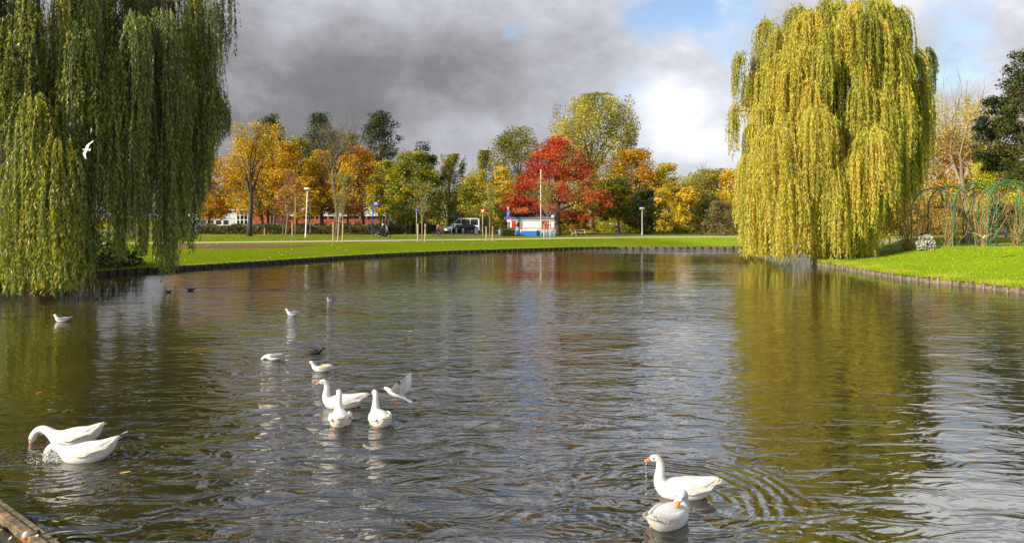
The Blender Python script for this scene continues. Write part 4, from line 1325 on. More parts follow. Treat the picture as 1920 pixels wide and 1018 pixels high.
kbox('wall', M['white'], 956, 1039, 409.8, 442.2, 0, 2.6)
kbox('roof', M['kiosk_blue'], 955.2, 1039.8, 407.6, 409.4, -.25, 2.8)
kbox('fascia', M['cream'], 957, 1038, 410.2, 413.6, -.09, -.003)
kbox('base_panel', M['kiosk_blue'], 966.5, 1038.7, 431.4, 442.2, -.05, -.003)
kbox('stripe', M['sign_red'], 976.8, 1039.2, 427.4, 428.9, -.03, -.002)
kbox('stripe', M['kiosk_blue'], 956.2, 959, 431.4, 442.2, -.03, -.002)
kbox('shutter', M['kiosk_red'], 959.4, 966.2, 414.6, 429.4, -.06, -.004)
d_ = kbox('door', M['cream'], 968.2, 975, 414.8, 431.2, -.07, -.004)
kbox('window', M['glass'], 969.6, 973.6, 416.6, 425.5, -.10, -.074, d_)
kbox('door_frame', M['white'], 975.2, 976.6, 414.2, 442.2, -.12, -.004)
for x0, x1 in ((1016.4, 1020.4), (1021.8, 1028.6)):
    w_ = kbox('shutter', M['kiosk_red'], x0, x1, 414.4, 430.8, -.06, -.004)
kbox('window', M['glass'], 1017.4, 1019.6, 416, 422, -.08, -.062)
kbox('pillar', M['white'], 1013.6, 1015.8, 413.9, 442.2, -.10, -.004)
kbox('pillar', M['white'], 1030.4, 1031.6, 413.9, 442.2, -.08, -.004)
c_ = kbox('counter', M['kiosk_blue'], 977.6, 1006, 433, 442.2, -.75, -.055, bevel=.02)
kbox('worktop', M['white'], 977.2, 1006.4, 431.2, 432.9, -.80, -.055)
for i in range(3):
    kbox('groove', M['sign_blue'], 978.4, 1005.2, 435 + i * 2.2, 435.3 + i * 2.2, -.765, -.751, c_)
MB().ball((kx(1037.5), 1.2, kz(406)), .22, 10, 7).build('lamp', M['white'], ki)
MB().box((kx(971), -.15, kz(441)), (.12, .1, .12)).build('foot', M['pole_dark'], ki)

# ------------------------------------------------------------------ lamps, masts and signs
def lathe(mb, prof, n=16, c=(0, 0, 0)):
    return mb.tube([(c[0], c[1], c[2] + z) for r_, z in prof], [r_ for r_, z in prof], n)


def park_lamp(label, px, D, top, pole, shade, base=None, lean=0.0, rad=.07):
    X = WX(px, D)
    zg = gz1(X, D)
    h = WZ(top, D) - zg
    root = empty('street_lamp', (X, D, zg), 0, label, 'street lamp')
    MB().tube([(0, 0, -.1), (0, 0, .5), (0, 0, .52), (lean * .5, 0, h * .5), (lean, 0, h - .35)], [rad * 1.5, rad * 1.5, rad, rad * .85, rad * .7], 12).build('pole', pole, root, smooth=True)
    lathe(MB(), [(.06, h - .42), (.14, h - .36), (.40, h - .20), (.44, h - .14), (.30, h - .05), (.06, h)], 18, (lean, 0, 0)).build('lamp_shade', shade, root, smooth=True)
    return root


park_lamp('white park lamp with flat round shade standing alone on the grass', 573, 89, 352, M['white'], M['white'], lean=.22)
park_lamp('dark park lamp with flat round shade, behind the white one', 582, 104, 367, M['pole_dark'], M['pole_dark'])
park_lamp('slim grey park lamp before the dark conical evergreen', 1204, 98, 389, M['pole_grey'], M['pole_grey'])


def mast(label, px, D, top, m, rad=.07, name='flag_mast', cat='mast'):
    X = WX(px, D); zg = gz1(X, D); h = WZ(top, D) - zg
    root = empty(name, (X, D, zg), 0, label, cat)
    MB().tube([(0, 0, -.1), (0, 0, h * .5), (0, 0, h)], [rad, rad * .85, rad * .6], 10).build('pole', m, root, smooth=True)
    MB().ball((0, 0, h + .03), rad * 1.4, 8, 6).build('cap', m, root)
    return root, h


mast('tall thin white mast in front of the kiosk and red oak', 1014, 95.5, 320, M['white'])
for px, D_, top, lb in ((838, 128, 396, 'white topped lamp post behind the cyclist'), (898, 122, 404, 'short pale post with white band beside the triangle sign'), (852, 134, 404, 'thin dark post left of the white minibus'), (864, 140, 398, 'thin grey lamp post behind the minibus')):
    mast(lb, px, D_, top, M['pole_grey'] if 'dark' not in lb else M['pole_dark'], .10, 'lamp_post', 'post')

# yield sign
D = 98.5
X = WX(905, D); zg = gz1(X, D)
root = empty('yield_sign', (X, D, zg), 0, 'red bordered white triangle sign pointing down beside the road', 'traffic sign')
h = WZ(391.5, D) - zg
MB().tube([(0, 0.06, -.1), (0, .06, h - .08)], .05, 8).build('pole', M['pole_grey'], root)
wz_ = .68 * .62


def tri(c, s, y0, y1):
    return MB().prism([(-s, c + s * .577), (0, c - s * 1.155), (s, c + s * .577)], y0, y1)


pl = tri(h - .28, .42, -.02, .01).build('sign_plate', M['sign_red'], root)
tri(h - .275, .235, -.027, -.021).build('sign_face', M['white'], pl)
# signs at the kiosk
D = 97.0
X = WX(953, D); zg = gz1(X, D)
root = empty('road_sign', (X, D, zg), 0, 'post with blue rectangular sign over a round no parking sign', 'traffic sign')
MB().tube([(0, .06, -.1), (0, .06, WZ(390, D) - zg)], .06, 8).build('pole', M['pole_grey'], root)


def sz(py): return WZ(py, D) - zg


MB().tube([(0, .06, sz(392.2)), (0, .06, sz(388.4))], .11, 10).build('cap', M['cream'], root)
p_ = MB().box((0, -.01, sz(399.2)), (.46, .03, sz(394.8) - sz(403.6))).build('sign_plate', M['sign_blue'], root)
MB().box((0, -.03, sz(400)), (.08, .01, .38)).build('symbol', M['white'], p_)
MB().box((0, -.031, sz(397)), (.22, .012, .09)).build('symbol', M['sign_red'], p_)
p_ = MB().tube([(0, -.03, sz(408.4)), (0, .0, sz(408.4))], .28, 24).build('sign_plate', M['sign_red'], root)
MB().tube([(0, -.04, sz(408.4)), (0, -.031, sz(408.4))], .20, 24).build('symbol', M['sign_blue'], p_)
MB().box((0, -.046, sz(408.4)), (.46, .008, .065), mat3=Matrix.Rotation(RAD(45), 3, 'Y')).build('symbol', M['sign_red'], p_)
MB().box((0, -.01, sz(414.2)), (.40, .02, .30)).build('sign_plate', M['white'], root)
MB().box((-.42, .06, sz(409.5)), (.34, .03, .38)).build('sign_plate', M['sign_blue'], root)
# blue route sign
D = 104.0
X = WX(697, D); zg = gz1(X, D)
root = empty('route_sign', (X, D, zg), 0, 'tall blue post with small white and blue flag sign by the hedge', 'sign post')
h = WZ(379, D) - zg
MB().tube([(0, 0, -.1), (WX(700, D) - X, 0, h)], .08, 10).build('pole', M['pole_blue'], root)
k = WX(700, D) - X
MB().box((k + .42, -.02, h - .22), (.84, .08, .52)).build('sign_plate', M['sign_blue'], root)
for i in range(3):
    MB().box((k + .34, -.068, h - .12 - i * .14), (.5, .012, .07)).build('lettering', M['white'], root.children[-1] if i == 0 else root.children[-1])
root, h = mast('grey post with small blue plate right of the yellow green maple', 781, 101, 394, M['pole_grey'], .06, 'sign_post', 'sign post')
MB().box((0, -.08, h - .12), (.42, .04, .26)).build('sign_plate', M['sign_blue'], root)
root, h = mast('dark post carrying a round blue sign left of the white car', 850, 112, 402, M['pole_dark'], .06, 'sign_post', 'sign post')
MB().tube([(0, -.12, h - .3), (0, -.08, h - .3)], .3, 18).build('sign_plate', M['sign_blue'], root)
bo = None
for px, D_, lb in ((847, 101, 'dark bollard beside the road below the white car'), (856, 104, 'dark bollard in front of the black car'), (869, 100, 'thick grey bollard at the road edge near the black car')):
    X = WX(px, D_)
    root = empty('bollard', (X, D_, gz1(X, D_)), 0, lb, 'bollard', 'bollards at the road edge')
    MB().tube([(0, 0, -.05), (0, 0, .85)], .11, 10).build('post', M['pole_dark'], root)
    MB().ball((0, 0, .86), .12, 10, 6, (1, 1, .5)).build('cap', M['pole_grey'], root)
root = empty('power_box', (WX(893, 112), 112, .43), 0, 'small white utility cabinet by the road behind the triangle sign', 'cabinet')
MB().box((0, 0, .4), (.5, .4, .8)).build('cabinet_body', M['white'], root)
MB().box((0, 0, .83), (.58, .46, .05)).build('lid', M['pole_grey'], root)


# ------------------------------------------------------------------ staked saplings
def sapling(px, D, top, wide, n, label, mtl, stakes, lb2, seed, base=None, crown_b=420):
    X = WX(px, D); zg = gz1(X, D)
    r = np.random.default_rng(seed)
    root = empty('young_tree', (X, D, zg), 0, label, 'tree')
    h = WZ(top, D) - zg
    R = wide / 2 * D / F
    mb = MB()
    mb.tube([(0, 0, -.05), (.02, 0, h * .4), (0, 0, h * .75), (.03, 0, h)], [.06, .045, .025, .008], 7)
    tips = []
    for i in range(34):
        s = r.uniform(.36, .95)
        th = r.uniform(0, 2 * pi)
        L = R * (1.25 - .5 * s) * r.uniform(.6, 1.2)
        p0 = Vector((.01, 0, h * s))
        p1 = p0 + Vector((cos(th) * L * .6, sin(th) * L * .6, L * .9))
        p2 = p0 + Vector((cos(th) * L, sin(th) * L, L * 1.8))
        if p2.z > h * 1.02: p2.z = h * 1.02
        mb.tube([p0, p1, p2], [.018, .012, .004], 4, cap=False)
        tips += [p1, p1.lerp(p2, .5), p2, p0.lerp(p1, .5)]
    mb.build('trunk', M['bark_pale'], root)
    Tp = np.array([tuple(t_) for t_ in tips])
    C = Tp[r.integers(0, len(Tp), n)] + r.normal(0, .10, (n, 3))
    V, Fc = leaf_quads(C, .13, r)
    np_mesh('crown', V, Fc, mtl, root, var=r.normal(.5, .2, n))
    for (sx, hh, ln, lb) in stakes:
        so = empty('tree_stake', (X + sx * D / F, D - .35 + .1 * sx * .1, zg), 0, lb, 'stake')
        MB().tube([(0, 0, -.1), (ln, .05, hh)], [.075, .07], 8).build('post', M['stake'], so)
    xs = [s_[0] * D / F for s_ in stakes]
    if len(xs) > 1:
        st = empty('tree_tie', (X, D - .35, zg + 1.62 * lb2), 0, 'black rubber strap between the stakes ' + label.split(' sapling')[0].replace('staked ', 'of the ') + ' sapling', 'strap')
        MB().box(((min(xs) + max(xs)) / 2, -.09, 0), (max(xs) - min(xs), .03, .07)).build('band', M['tyre'], st)


sapling(642, 73.5, 330, 44, 1500, 'leafy grey green sapling near the tall bare tree', M['olive'], [(-15, 2.05, 0.0, 'shorter stake left of the grey green sapling'), (-7, 2.75, .16, 'taller leaning stake in front of the grey green sapling'), (1.5, 2.1, .05, 'stake at the stem of the grey green sapling')], 1.2, 1)
sapling(791, 74.5, 340, 34, 420, 'nearly bare twiggy sapling by the cycle path', M['olive'], [(-6.5, 1.85, 0, 'left stake of the nearly bare twiggy sapling'), (6.5, 1.85, .03, 'right stake of the nearly bare twiggy sapling')], .95, 2)
sapling(918, 77, 352, 36, 1100, 'slim olive sapling close to the triangle sign', M['olive'], [(-6, 1.55, 0, 'left stake of the slim olive sapling'), (5.5, 1.55, .03, 'right stake of the slim olive sapling')], .8, 3)
sapling(1026, 88.5, 346, 42, 1500, 'green brown sapling in front of the kiosk', M['yelgreen'], [(-6, 1.75, 0, 'left stake of the sapling in front of the kiosk'), (5.5, 1.8, 0, 'right stake of the sapling in front of the kiosk')], .98, 4)

# short posts along the hedge
for px, D_, top, lb in ((548, 98, 418.5, 'short wooden post before the hedge beside the pinkish young tree'), (530, 99, 419, 'thin wooden stake before the hedge under the pinkish young tree'), (496, 101, 428, 'low pale post before the hedge by the golden maples')):
    X = WX(px, D_); zg = gz1(X, D_)
    root = empty('wooden_post', (X, D_, zg), 0, lb, 'post')
    MB().tube([(0, 0, -.1), (0, 0, WZ(top, D_) - zg)], [.09, .08], 8).build('post', M['stake'], root)
for px, lb in ((554, 'tall pale pole rising before the pinkish young tree'),):
    mast(lb, px, 99, 366, M['bark_pale'], .10, 'wooden_pole', 'pole')

# ------------------------------------------------------------------ picnic table and benches
def bench(label, x, y, z, rz, m, back=True, L=1.8, name='park_bench'):
    root = empty(name, (x, y, z), rz, label, 'bench')
    for i in range(3):
        MB().box((0, -.17 + i * .17, .45), (L, .14, .04)).build('slat', m, root)
    if back:
        for i in range(2):
            MB().box((0, .30 + i * .05, .66 + i * .17), (L, .035, .13)).build('slat', m, root)
    for s in (-1, 1):
        MB().box((s * L * .38, 0, .215), (.08, .42, .43)).build('leg', m, root)
        if back:
            MB().box((s * L * .38, .27, .62), (.06, .05, .5)).build('back_support', m, root)
    return root


bench('pale wooden bench at the end of the kiosk', WX(1029, 96.6), 96.2, .4, RAD(2), M['cream'], True, 1.9)
root = empty('picnic_table', (WX(1085, 100), 100, .4), RAD(20), 'pale wooden picnic table with benches on the grass beside the golden bush', 'picnic table')
for i in range(4):
    MB().box((0, -.3 + i * .2, .76), (1.9, .17, .05)).build('plank', M['cream'], root)
for s in (-1, 1):
    for k in range(2):
        MB().box((0, s * (.72 + k * .17), .45), (1.9, .15, .05)).build('plank', M['cream'], root)
    for e in (-1, 1):
        MB().tube([(e * .7, s * .85, 0), (e * .7, s * .25, .73)], .05, 6).build('leg', M['cream'], root)
for e in (-1, 1):
    MB().box((e * .7, 0, .40), (.05, 1.8, .1)).build('crossbar', M['cream'], root)
root = empty('deck_chair', (WX(1073, 99.5), 99.2, .4), RAD(8), 'pale reclining wooden chair left of the picnic table', 'chair')
for i in range(5):
    MB().box((-.32 + i * .10, 0, .85 - i * .13), (.1, .7, .03), mat3=Matrix.Rotation(RAD(50), 3, 'Y')).build('slat', M['cream'], root)
for i in range(3):
    MB().box((.2 + i * .14, 0, .32 + i * .02), (.12, .7, .03)).build('slat', M['cream'], root)
for sy in (-1, 1):
    MB().tube([(-.3, sy * .3, 0), (.1, sy * .3, .4)], .035, 6).build('leg', M['cream'], root)
    MB().tube([(.5, sy * .3, 0), (.4, sy * .3, .36)], .035, 6).build('leg', M['cream'], root)


# ------------------------------------------------------------------ people, scooter, bicycle
def skin(name, pts_, edges_, rad, m, parent, root_i=0, lv=1):
    me = bpy.data.meshes.new(name)
    me.from_pydata([tuple(p) for p in pts_], edges_, [])
    me.update()
    o = link(name, me, m, parent)
    md = o.modifiers.new('skin', 'SKIN')
    md.use_smooth_shade = True
    for i, sv in enumerate(me.skin_vertices[0].data):
        rr = rad[i]
        sv.radius = (rr, rr) if not hasattr(rr, '__len__') else rr
        sv.use_root = (i == root_i)
    sb = o.modifiers.new('subd', 'SUBSURF')
    sb.levels = sb.render_levels = lv
    return o


def person(label, loc, rz, J, top_m, leg_m, hair_m, group=None, hair='short'):
    """J: joints in the person's own frame, facing -Y"""
    root = empty('person', loc, rz, label, 'person', group)
    P = {k: Vector(v) for k, v in J.items()}
    names = ['pelvis', 'chest', 'neck', 'head', 'crown', 'shL', 'elL', 'haL', 'fiL', 'shR', 'elR', 'haR', 'fiR', 'hipL', 'knL', 'anL', 'toL', 'hipR', 'knR', 'anR', 'toR']
    for s in 'LR':
        d_ = (P['ha' + s] - P['el' + s]).normalized()
        P['fi' + s] = P['ha' + s] + d_ * .10
        P['to' + s] = P['an' + s] + Vector((0, -.19, -.055))
    P['crown'] = P['head'] + (P['head'] - P['neck']).normalized() * .10
    E = [('pelvis', 'chest'), ('chest', 'neck'), ('neck', 'head'), ('head', 'crown')]
    for s in 'LR':
        E += [('chest', 'sh' + s), ('sh' + s, 'el' + s), ('el' + s, 'ha' + s), ('ha' + s, 'fi' + s), ('pelvis', 'hip' + s), ('hip' + s, 'kn' + s), ('kn' + s, 'an' + s), ('an' + s, 'to' + s)]
    Rd = {'pelvis': (.13, .10), 'chest': (.15, .11), 'neck': .055, 'head': (.075, .092), 'crown': (.06, .075)}
    for s in 'LR':
        Rd.update({'sh' + s: .065, 'el' + s: .042, 'ha' + s: .03, 'fi' + s: .022, 'hip' + s: .085, 'kn' + s: .055, 'an' + s: .042, 'to' + s: .04})
    ix = {n: i for i, n in enumerate(names)}
    skin('body', [P[n] for n in names], [(ix[a], ix[b_]) for a, b_ in E], [Rd[n] for n in names], M['skin'], root)
    tn = ['pelvis', 'chest', 'neck'] + [k + s for s in 'LR' for k in ('sh', 'el', 'ha')]
    tp_ = [P[n].copy() for n in tn]
    tp_[2] = P['chest'].lerp(P['neck'], .75)
    tr_ = [(.165, .135), (.185, .145), .08] + [.085, .062, .045] * 2
    skin('jacket', tp_, [(0, 1), (1, 2), (1, 3), (3, 4), (4, 5), (1, 6), (6, 7), (7, 8)], tr_, top_m, root)
    ln_ = ['pelvis'] + [k + s for s in 'LR' for k in ('hip', 'kn', 'an')]
    skin('trousers', [P[n] for n in ln_], [(0, 1), (1, 2), (2, 3), (0, 4), (4, 5), (5, 6)], [(.16, .13)] + [.105, .075, .06] * 2, leg_m, root)
    hd = P['head'] + Vector((0, .02, .055))
    MB().ball(hd, .118, 12, 8, (.85, 1.0, .95)).build('hair', hair_m, root, smooth=True)
    for s in 'LR':
        MB().box(P['an' + s] + Vector((0, -.07, -.045)), (.10, .28, .09)).build('shoe', M['cloth_black'], root, bevel=.03)
    f_ = P['head'] + Vector((0, -.09, .005))
    MB().tube([f_ + Vector((0, 0, .02)), f_ + Vector((0, -.03, -.02)), f_ + Vector((0, 0, -.035))], [.01, .015, .008], 6).build('nose', M['skin'], root)
    for s in (-1, 1):
        MB().ball(f_ + Vector((s * .032, -.002, .025)), .012, 6, 4).build('eye', M['eye'], root)
    return root


# man walking on the far path, seen from behind
X, Y = WX(1156, 96), 96
person('man in dark coat and blue trousers walking away on the far path', (X, Y, gz1(X, Y)), RAD(172),
       dict(pelvis=(0, 0, .93), chest=(0, -.02, 1.30), neck=(0, -.03, 1.50), head=(0, -.05, 1.60), shL=(.19, 0, 1.42), elL=(.24, .06, 1.14), haL=(.24, -.04, .90), shR=(-.19, 0, 1.42), elR=(-.24, .08, 1.14), haR=(-.22, .02, .90),
            hipL=(.09, 0, .88), knL=(.09, -.14, .50), anL=(.09, -.12, .10), hipR=(-.09, 0, .88), knR=(-.09, .02, .48), anR=(-.09, .20, .12)), M['cloth_black'], M['cloth_navy'], M['hair_grey'])
# scooter (faces +x before rotation)
X, Y = WX(719, 87.5), 87.5
zg = gz1(X, Y) + .012
sc_ = empty('motor_scooter', (X, Y, zg), RAD(-8), 'dark scooter with windscreen and red tail light on the cycle path', 'scooter')
for x in (-.62, .66):
    w_ = MB().tube([(x, -.06, .24), (x, .06, .24)], .24, 20).build('wheel', M['tyre'], sc_)
    MB().tube([(x, -.07, .24), (x, .07, .24)], .12, 14).build('rim', M['rim'], w_)
MB().tube([(-.88, 0, .62), (-.6, 0, .60), (-.25, 0, .55), (-.08, 0, .36), (.2, 0, .27), (.38, 0, .34)], [.10, .19, .20, .15, .14, .10], 10).build('body', M['black_car'], sc_, smooth=True)
MB().tube([(.36, 0, .28), (.44, 0, .55), (.40, 0, .82), (.36, 0, .98)], [.16, .20, .17, .10], 10).build('leg_shield', M['black_car'], sc_, smooth=True)
MB().tube([(.66, 0, .26), (.50, 0, .60)], .045, 8).build('fork', M['pole_dark'], sc_)
MB().tube([(.46, 0, .46), (.7, 0, .52), (.86, 0, .40)], [.06, .09, .04], 8).build('front_mudguard', M['black_car'], sc_, smooth=True)
MB().tube([(-.80, 0, .80), (-.45, 0, .80), (-.02, 0, .74)], [.10, .14, .10], 10).build('seat', M['cloth_black'], sc_, smooth=True)
MB().tube([(.32, -.33, 1.04), (.36, 0, 1.0), (.32, .33, 1.04)], .022, 8).build('handlebar', M['pole_dark'], sc_)
MB().prism([(.44, 1.02), (.34, 1.50), (.37, 1.50), (.47, 1.02)], -.24, .24).build('windscreen', M['lamp_lens'], sc_)
MB().box((-.93, 0, .62), (.05, .22, .14)).build('tail_light', M['tail_red'], sc_, bevel=.02)
MB().box((-.92, 0, .42), (.02, .18, .20)).build('number_plate', M['white'], sc_)
MB().ball((.50, 0, .88), .09, 10, 6).build('headlight', M['lamp_lens'], sc_)
for s in (-1, 1):
    MB().tube([(.36, s * .30, 1.04), (.40, s * .38, 1.20)], .012, 6).build('mirror_arm', M['pole_dark'], sc_)
    MB().ball((.40, s * .38, 1.23), .07, 8, 5, (.3, 1, .7)).build('mirror', M['rim'], sc_)
rd = person('rider in navy jacket and pale helmet sitting on the dark scooter', (X - .30 * cos(RAD(-8)), Y - .30 * sin(RAD(-8)), zg), RAD(-8 + 90),
            dict(pelvis=(0, 0, .93), chest=(0, -.14, 1.28), neck=(0, -.19, 1.46), head=(0, -.23, 1.56), shL=(.18, -.14, 1.40), elL=(.27, -.32, 1.20), haL=(.30, -.56, 1.08), shR=(-.18, -.14, 1.40), elR=(-.27, -.32, 1.20), haR=(-.30, -.56, 1.08),
                 hipL=(.10, -.03, .88), knL=(.15, -.44, .80), anL=(.12, -.50, .42), hipR=(-.10, -.03, .88), knR=(-.15, -.44, .80), anR=(-.12, -.50, .42)), M['cloth_navy'], M['cloth_black'], M['cream'])
MB().ball((0, -.22, 1.62), .145, 14, 9, (.9, 1.05, .95)).build('helmet', M['cream'], rd, smooth=True)

# bicycle, seen nearly from behind at a slant
X, Y = WX(823, 91), 91
zg = gz1(X, Y) + .012


def torus(mb, c, R_, r_, n=22):
    pts_ = [(c[0] + R_ * cos(2 * pi * i / n), c[1], c[2] + R_ * sin(2 * pi * i / n)) for i in range(n + 1)]
    return mb.tube(pts_, r_, 6, cap=False)


bk = empty('bicycle', (X, Y, zg), RAD(28), 'upright city bicycle ridden along the cycle path', 'bicycle')
for x in (-.52, .56):
    w_ = torus(MB(), (x, 0, .34), .32, .024).build('wheel', M['tyre'], bk)
    mb = MB()
    for i in range(10):
        a = 2 * pi * i / 10
        mb.tube([(x, 0, .34), (x + .31 * cos(a), 0, .34 + .31 * sin(a))], .004, 4)
    mb.build('spoke', M['rim'], w_)
    MB().tube([(x + .37 * cos(a), 0, .34 + .37 * sin(a)) for a in np.linspace(.3, 2.9, 9)], .022, 6).build('mudguard', M['pole_dark'], bk)
mb = MB()
for a, b_ in (((-.52, 0, .34), (-.1, 0, .30)), ((-.52, 0, .34), (-.2, 0, .78)), ((-.1, 0, .30), (-.22, 0, .88)), ((-.1, 0, .30), (.36, 0, .78)), ((-.18, 0, .66), (.34, 0, .88)), ((.32, 0, .98), (.40, 0, .66)), ((.40, 0, .66), (.56, 0, .34))):
    mb.tube([a, b_], .018, 7)
mb.build('frame', M['pole_grey'], bk)
MB().tube([(-.36, 0, .93), (-.22, 0, .94), (-.06, 0, .92)], [.10, .08, .03], 8).build('saddle', M['cloth_black'], bk)
MB().tube([(.18, -.28, 1.06), (.30, -.16, 1.08), (.31, 0, 1.02), (.30, .16, 1.08), (.18, .28, 1.06)], .014, 6).build('handlebar', M['rim'], bk)
MB().tube([(-.1, -.16, .22), (-.1, -.06, .26), (-.1, .06, .34), (-.1, .16, .38)], .012, 6).build('pedal', M['pole_dark'], bk)
MB().box((-.62, 0, .76), (.34, .14, .02)).build('carrier', M['pole_dark'], bk)
MB().box((-.86, 0, .52), (.03, .06, .08)).build('tail_light', M['tail_red'], bk)
person('cyclist in rose red top and dark trousers riding the city bicycle', (X - .20 * cos(RAD(28)), Y - .20 * sin(RAD(28)), zg), RAD(28 + 90),
       dict(pelvis=(0, 0, 1.05), chest=(0, -.08, 1.40), neck=(0, -.12, 1.59), head=(0, -.15, 1.70), shL=(.19, -.08, 1.52), elL=(.27, -.22, 1.28), haL=(.27, -.42, 1.10), shR=(-.19, -.08, 1.52), elR=(-.27, -.22, 1.28), haR=(-.27, -.42, 1.10),
            hipL=(.10, -.02, 1.0), knL=(.12, -.32, .74), anL=(.13, -.14, .42), hipR=(-.10, -.02, 1.0), knR=(-.12, -.34, .62), anR=(-.13, -.10, .27)), M['cloth_rose'], M['cloth_brown'], M['hair_dark'])
# seated figure by the box hedge
X, Y = WX(936.5, 98.5), 98.5
person('seated figure in pale blue top at the end of the box hedge', (X, Y, .4), RAD(60),
       dict(pelvis=(0, 0, .30), chest=(0, -.04, .66), neck=(0, -.06, .84), head=(0, -.08, .95), shL=(.17, -.04, .78), elL=(.22, -.14, .54), haL=(.16, -.34, .42), shR=(-.17, -.04, .78), elR=(-.22, -.14, .54), haR=(-.16, -.34, .42),
            hipL=(.09, -.03, .26), knL=(.12, -.40, .46), anL=(.12, -.44, .09), hipR=(-.09, -.03, .26), knR=(-.12, -.40, .46), anR=(-.12, -.44, .09)), M['bluetank'], M['bluetank'], M['hair_dark'])

# ------------------------------------------------------------------ pergola
PY = 45.5
px0 = WX(1709, PY)
pg = empty('rose_pergola', (px0, PY, gz1(px0, PY)), 0, 'row of green tubular rose arches on the lawn behind the water', 'pergola')
zb = gz1(px0, PY)


def arch(pxl, pxr, D, top, rad=.046, rise=.36):
    xl, xr = WX(pxl, D), WX(pxr, D)
    h = WZ(top, D) - zb
    hr = h - (xr - xl) * .5
    pts_ = [(xl - px0, D - PY, -.1), (xl - px0, D - PY, hr * .5), (xl - px0, D - PY, hr)]
    k = 14
    for i in range(1, k):
        a = pi - pi * i / k
        pts_.append(((xl + xr) / 2 - px0 + (xr - xl) / 2 * cos(a), D - PY, hr + (h - hr) * sin(a)))
    pts_ += [(xr - px0, D - PY, hr), (xr - px0, D - PY, hr * .5), (xr - px0, D - PY, -.1)]
    MB().tube(pts_, rad, 8).build('arch', M['green_tube'], pg, smooth=True)
    return (xl + xr) / 2 - px0, h


AR = [(1709, 1790, 45.5, 353.5), (1740, 1820, 49.2, 349.5), (1788, 1869, 44.8, 343.5), (1806, 1862, 50.5, 352), (1853, 1936, 44.5, 338.5), (1835, 1915, 49.0, 346), (1905, 1975, 46.5, 341)]
tops = []
for a in AR:
    c_, h_ = arch(*a)
    tops.append((c_, a[2] - PY, h_))
for i, j in ((0, 1), (2, 3), (4, 5)):
    MB().tube([tops[i], tops[j]], .030, 6).build('rail', M['green_tube'], pg)

# leafless climbers on the legs
def climber(label, px, D, top, w, n, nl, seed):
    r = np.random.default_rng(seed)
    X = WX(px, D); zg = gz1(X, D); h = WZ(top, D) - zg
    root = empty('climbing_rose', (X, D, zg), 0, label, 'climbing plant')
    mb, tips = MB(), []
    for i in range(n):
        p = Vector((r.normal(0, .16) * w, r.normal(0, .16) * w, 0))
        pts_ = [p]
        lean = Vector((r.normal(0, .10), r.normal(0, .10), 0)) * w
        hh = h * r.uniform(.35, 1.08)
        for s in range(6):
            p = p + lean + Vector((r.normal(0, .09) * w, r.normal(0, .09) * w, hh / 6))
            pts_.append(p.copy())
        for _ in range(2):
            p = p + Vector((r.normal(0, .22), r.normal(0, .15), r.normal(-.02, .15)))
            pts_.append(p.copy())
        mb.tube(pts_, [.022, .02, .018, .016, .014, .012, .01, .007, .004], 4, cap=False)
        tips += pts_[1:]
    mb.build('stem', M['dry_stem'], root)
    mb_mesh = root.children[-1].data
    at = mb_mesh.attributes.new('var', 'FLOAT', 'FACE')
    at.data.foreach_set('value', np.repeat(r.uniform(.2, .9, len(mb_mesh.polygons) // 4 + 1), 4)[:len(mb_mesh.polygons)].astype(np.float32))
    Tp = np.array([tuple(t_) for t_ in tips])
    C = Tp[r.integers(0, len(Tp), nl)] + r.normal(0, .12, (nl, 3))
    C[:, 2] = np.maximum(C[:, 2], .03)
    V, Fc = leaf_quads(C, .075, r)
    np_mesh('foliage', V, Fc, M['brown'] if seed % 2 else M['rust'], root, var=r.normal(.55, .22, nl))
    return root


climber('dense brown climber left of the first green arch', 1699, 45.8, 372, 1.12, 36, 1200, 1)
climber('dry brown climber on the second green arch', 1733, 48.8, 352, 0.90, 22, 720, 2)
climber('light brown climber between second and third green arches', 1778, 45.0, 356, 0.90, 27, 720, 3)
climber('sparse climber at the back leg of the third arch', 1828, 48.0, 362, 0.68, 13, 400, 4)
climber('thick golden brown climber beside the flying gull', 1845, 44.8, 358, 1.12, 36, 1200, 5)
climber('brown climber with reddish leaves on the last arch leg', 1908, 45.0, 362, 0.90, 27, 720, 6)
climber('small brown climber at the foot of the back arches', 1808, 49.6, 385, .8, 15, 300, 7)

# flowering shrub
X = WX(1737, 44.2)
root = empty('flowering_shrub', (X, 44.2, gz1(X, 44.2)), 0, 'rounded shrub covered with white pink flowers at the foot of the second arch', 'shrub')
r = np.random.default_rng(12)
n = 1500
g_ = r.normal(size=(n, 3)); g_ /= np.linalg.norm(g_, axis=1)[:, None]
g_[:, 2] = np.abs(g_[:, 2])
P = g_ * r.uniform(.75, 1.05, n)[:, None] * np.array([.56, .5, .92]) * (1 + .15 * np.sin(g_[:, 0] * 9) * np.cos(g_[:, 2] * 8))[:, None]
V, Fc = leaf_quads(P, .085, r, asp=1.0)
np_mesh('flower', V, Fc, M['petal'], root, var=r.uniform(.15, 1.12, n))
V, Fc = leaf_quads(P[:1000] * .86, .09, r)
np_mesh('foliage', V, Fc, M['darkgreen'], root, var=r.normal(.7, .2, 1000))
mb = MB()
for i in range(9):
    a = i * .7
    mb.tube([(0, 0, -.05), (.15 * cos(a), .15 * sin(a), .35), (.35 * cos(a), .3 * sin(a), .7)], [.02, .014, .008], 5)
mb.build('stem', M['bark_dark'], root)
bench('pale bench on the grass far behind the arches', WX(1872, 60), 60, gz1(WX(1872, 60), 60), RAD(-10), M['pole_grey'], True, 1.6)
# sloping plank at the right bank
root = empty('loose_plank', (WX(1912, 29.4), 29.0, .12), 0, 'loose weathered plank leaning at the water edge near the frame edge', 'plank')
MB().box((0, 0, .06), (1.3, .16, .05), mat3=Matrix.Rotation(RAD(-14), 3, 'Y')).build('board', M['timber_post'], root)


